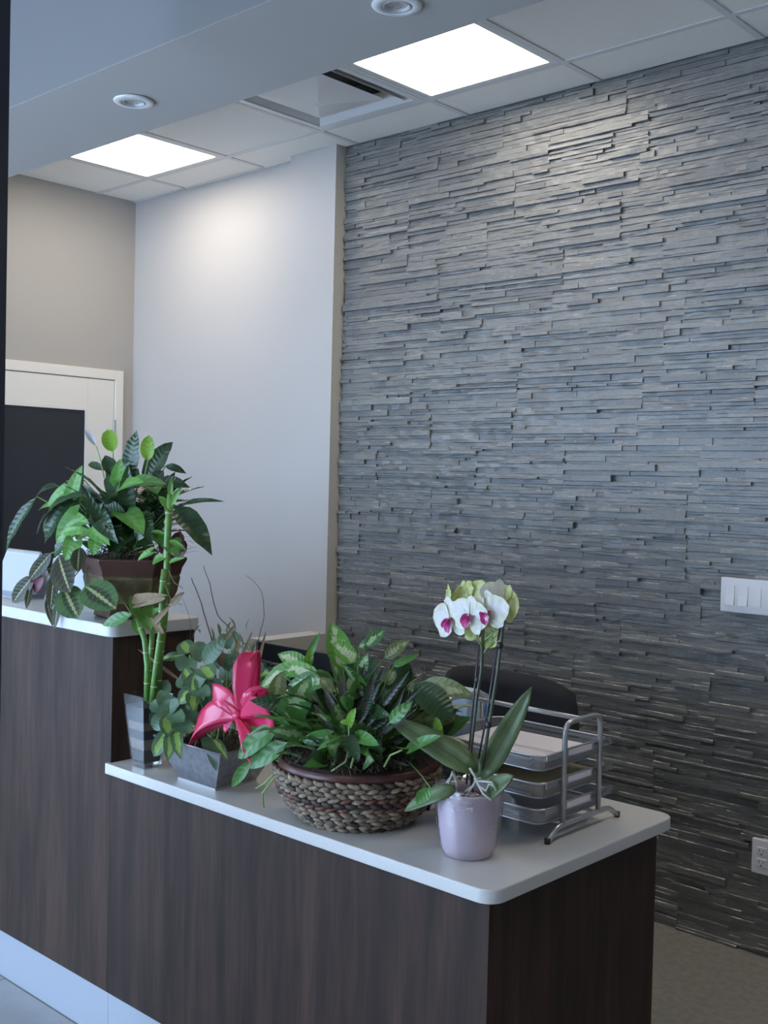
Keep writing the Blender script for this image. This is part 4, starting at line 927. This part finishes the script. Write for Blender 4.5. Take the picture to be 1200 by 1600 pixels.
t = thing('computer_monitor', (-2.36, 2.27, ZL), 'black computer monitor seen from behind, beyond the pink bow', 'monitor')
MB().box((-2.60, 2.25, .80), (-2.16, 2.275, 1.040)).build('screen_housing', M['black_plastic'], t, bevel=.005)
box('screen', (-2.59, 2.2755, .81), (-2.17, 2.277, 1.03), M['screen_dark'], t)
MB().box((-2.50, 2.215, .84), (-2.26, 2.25, .99)).build('rear_shell', M['black_plastic'], t, bevel=.01)
for k in range(6): box('vent_slot', (-2.575+.004*k, 2.246, .86+.024*k), (-2.52, 2.2505, .866+.024*k), mat('vent_grey', (.12, .12, .12), .5) if k == 0 else bpy.data.materials['vent_grey'], t)
MB().tube([(-2.38, 2.262, .772), (-2.38, 2.262, .82)], .02, 12).build('stand_neck', M['black_plastic'], t, smooth=True)
MB().lathe((-2.38, 2.262, ZL), [(.10, 0), (.10, .008), (.03, .014)], 28, capt=True).build('stand_base', M['black_plastic'], t, smooth=True)

t = thing('office_chair', (-2.10, 2.62, 0), 'black office chair standing between the counter and stone wall', 'chair')
cb = V3((-2.10, 2.62, 0))
for k in range(5):
    a = k*2*math.pi/5+.3; e = cb+V3((.27*math.cos(a), .27*math.sin(a), .07))
    lg = MB().tube([cb+V3((0, 0, .11)), cb+V3((.14*math.cos(a), .14*math.sin(a), .095)), e], [.022, .018, .013], 8).build('base_arm', M['black_plastic'], t, smooth=True)
    MB().tube([e+V3((-.012*math.sin(a), .012*math.cos(a), -.044)), e+V3((.012*math.sin(a), -.012*math.cos(a), -.044))], .026, 14).build('caster', M['black_plastic'], lg, smooth=True)
MB().tube([cb+V3((0, 0, .09)), cb+V3((0, 0, .42))], .024, 12).build('gas_lift', M['black_plastic'], t, smooth=True)
MB().box((cb.x-.24, cb.y-.24, .42), (cb.x+.24, cb.y+.22, .50)).build('seat', M['black_fabric'], t, bevel=.035, segs=4)
m = MB(); nu, nv = 14, 8
for i in range(nu+1):
    for j in range(nv+1):
        u = -1+2*i/nu; v = j/nv; hw_ = .27*(1-.10*(2*v-1)**2)-(.035 if v > .93 else 0)*0
        zt = .54+v*.41 - (.045*abs(u)**4.0)*(v**2)
        m.v.append(V3((cb.x+u*hw_, cb.y+.24+.035*v-.05*(1-u*u), zt)))
m.f = [(i*(nv+1)+j, (i+1)*(nv+1)+j, (i+1)*(nv+1)+j+1, i*(nv+1)+j+1) for i in range(nu) for j in range(nv)]
m.build('backrest', M['black_fabric'], t, smooth=True, thick=.035)
MB().tube([(cb.x, cb.y+.05, .43), (cb.x, cb.y+.27, .44), (cb.x, cb.y+.29, .70)], .02, 8).build('back_support', M['black_plastic'], t, smooth=True)
for s_ in (-1, 1):
    x = cb.x+s_*.275; MB().tube(bendpts([(x*1+(-s_*.06), cb.y+.0, .44), (x, cb.y, .46), (x, cb.y, .66)], .03), .014, 8).build('arm_post', M['black_plastic'], t, smooth=True)
    MB().box((x-.03, cb.y-.14, .66), (x+.03, cb.y+.12, .69)).build('armrest', M['black_plastic'], t, bevel=.012)
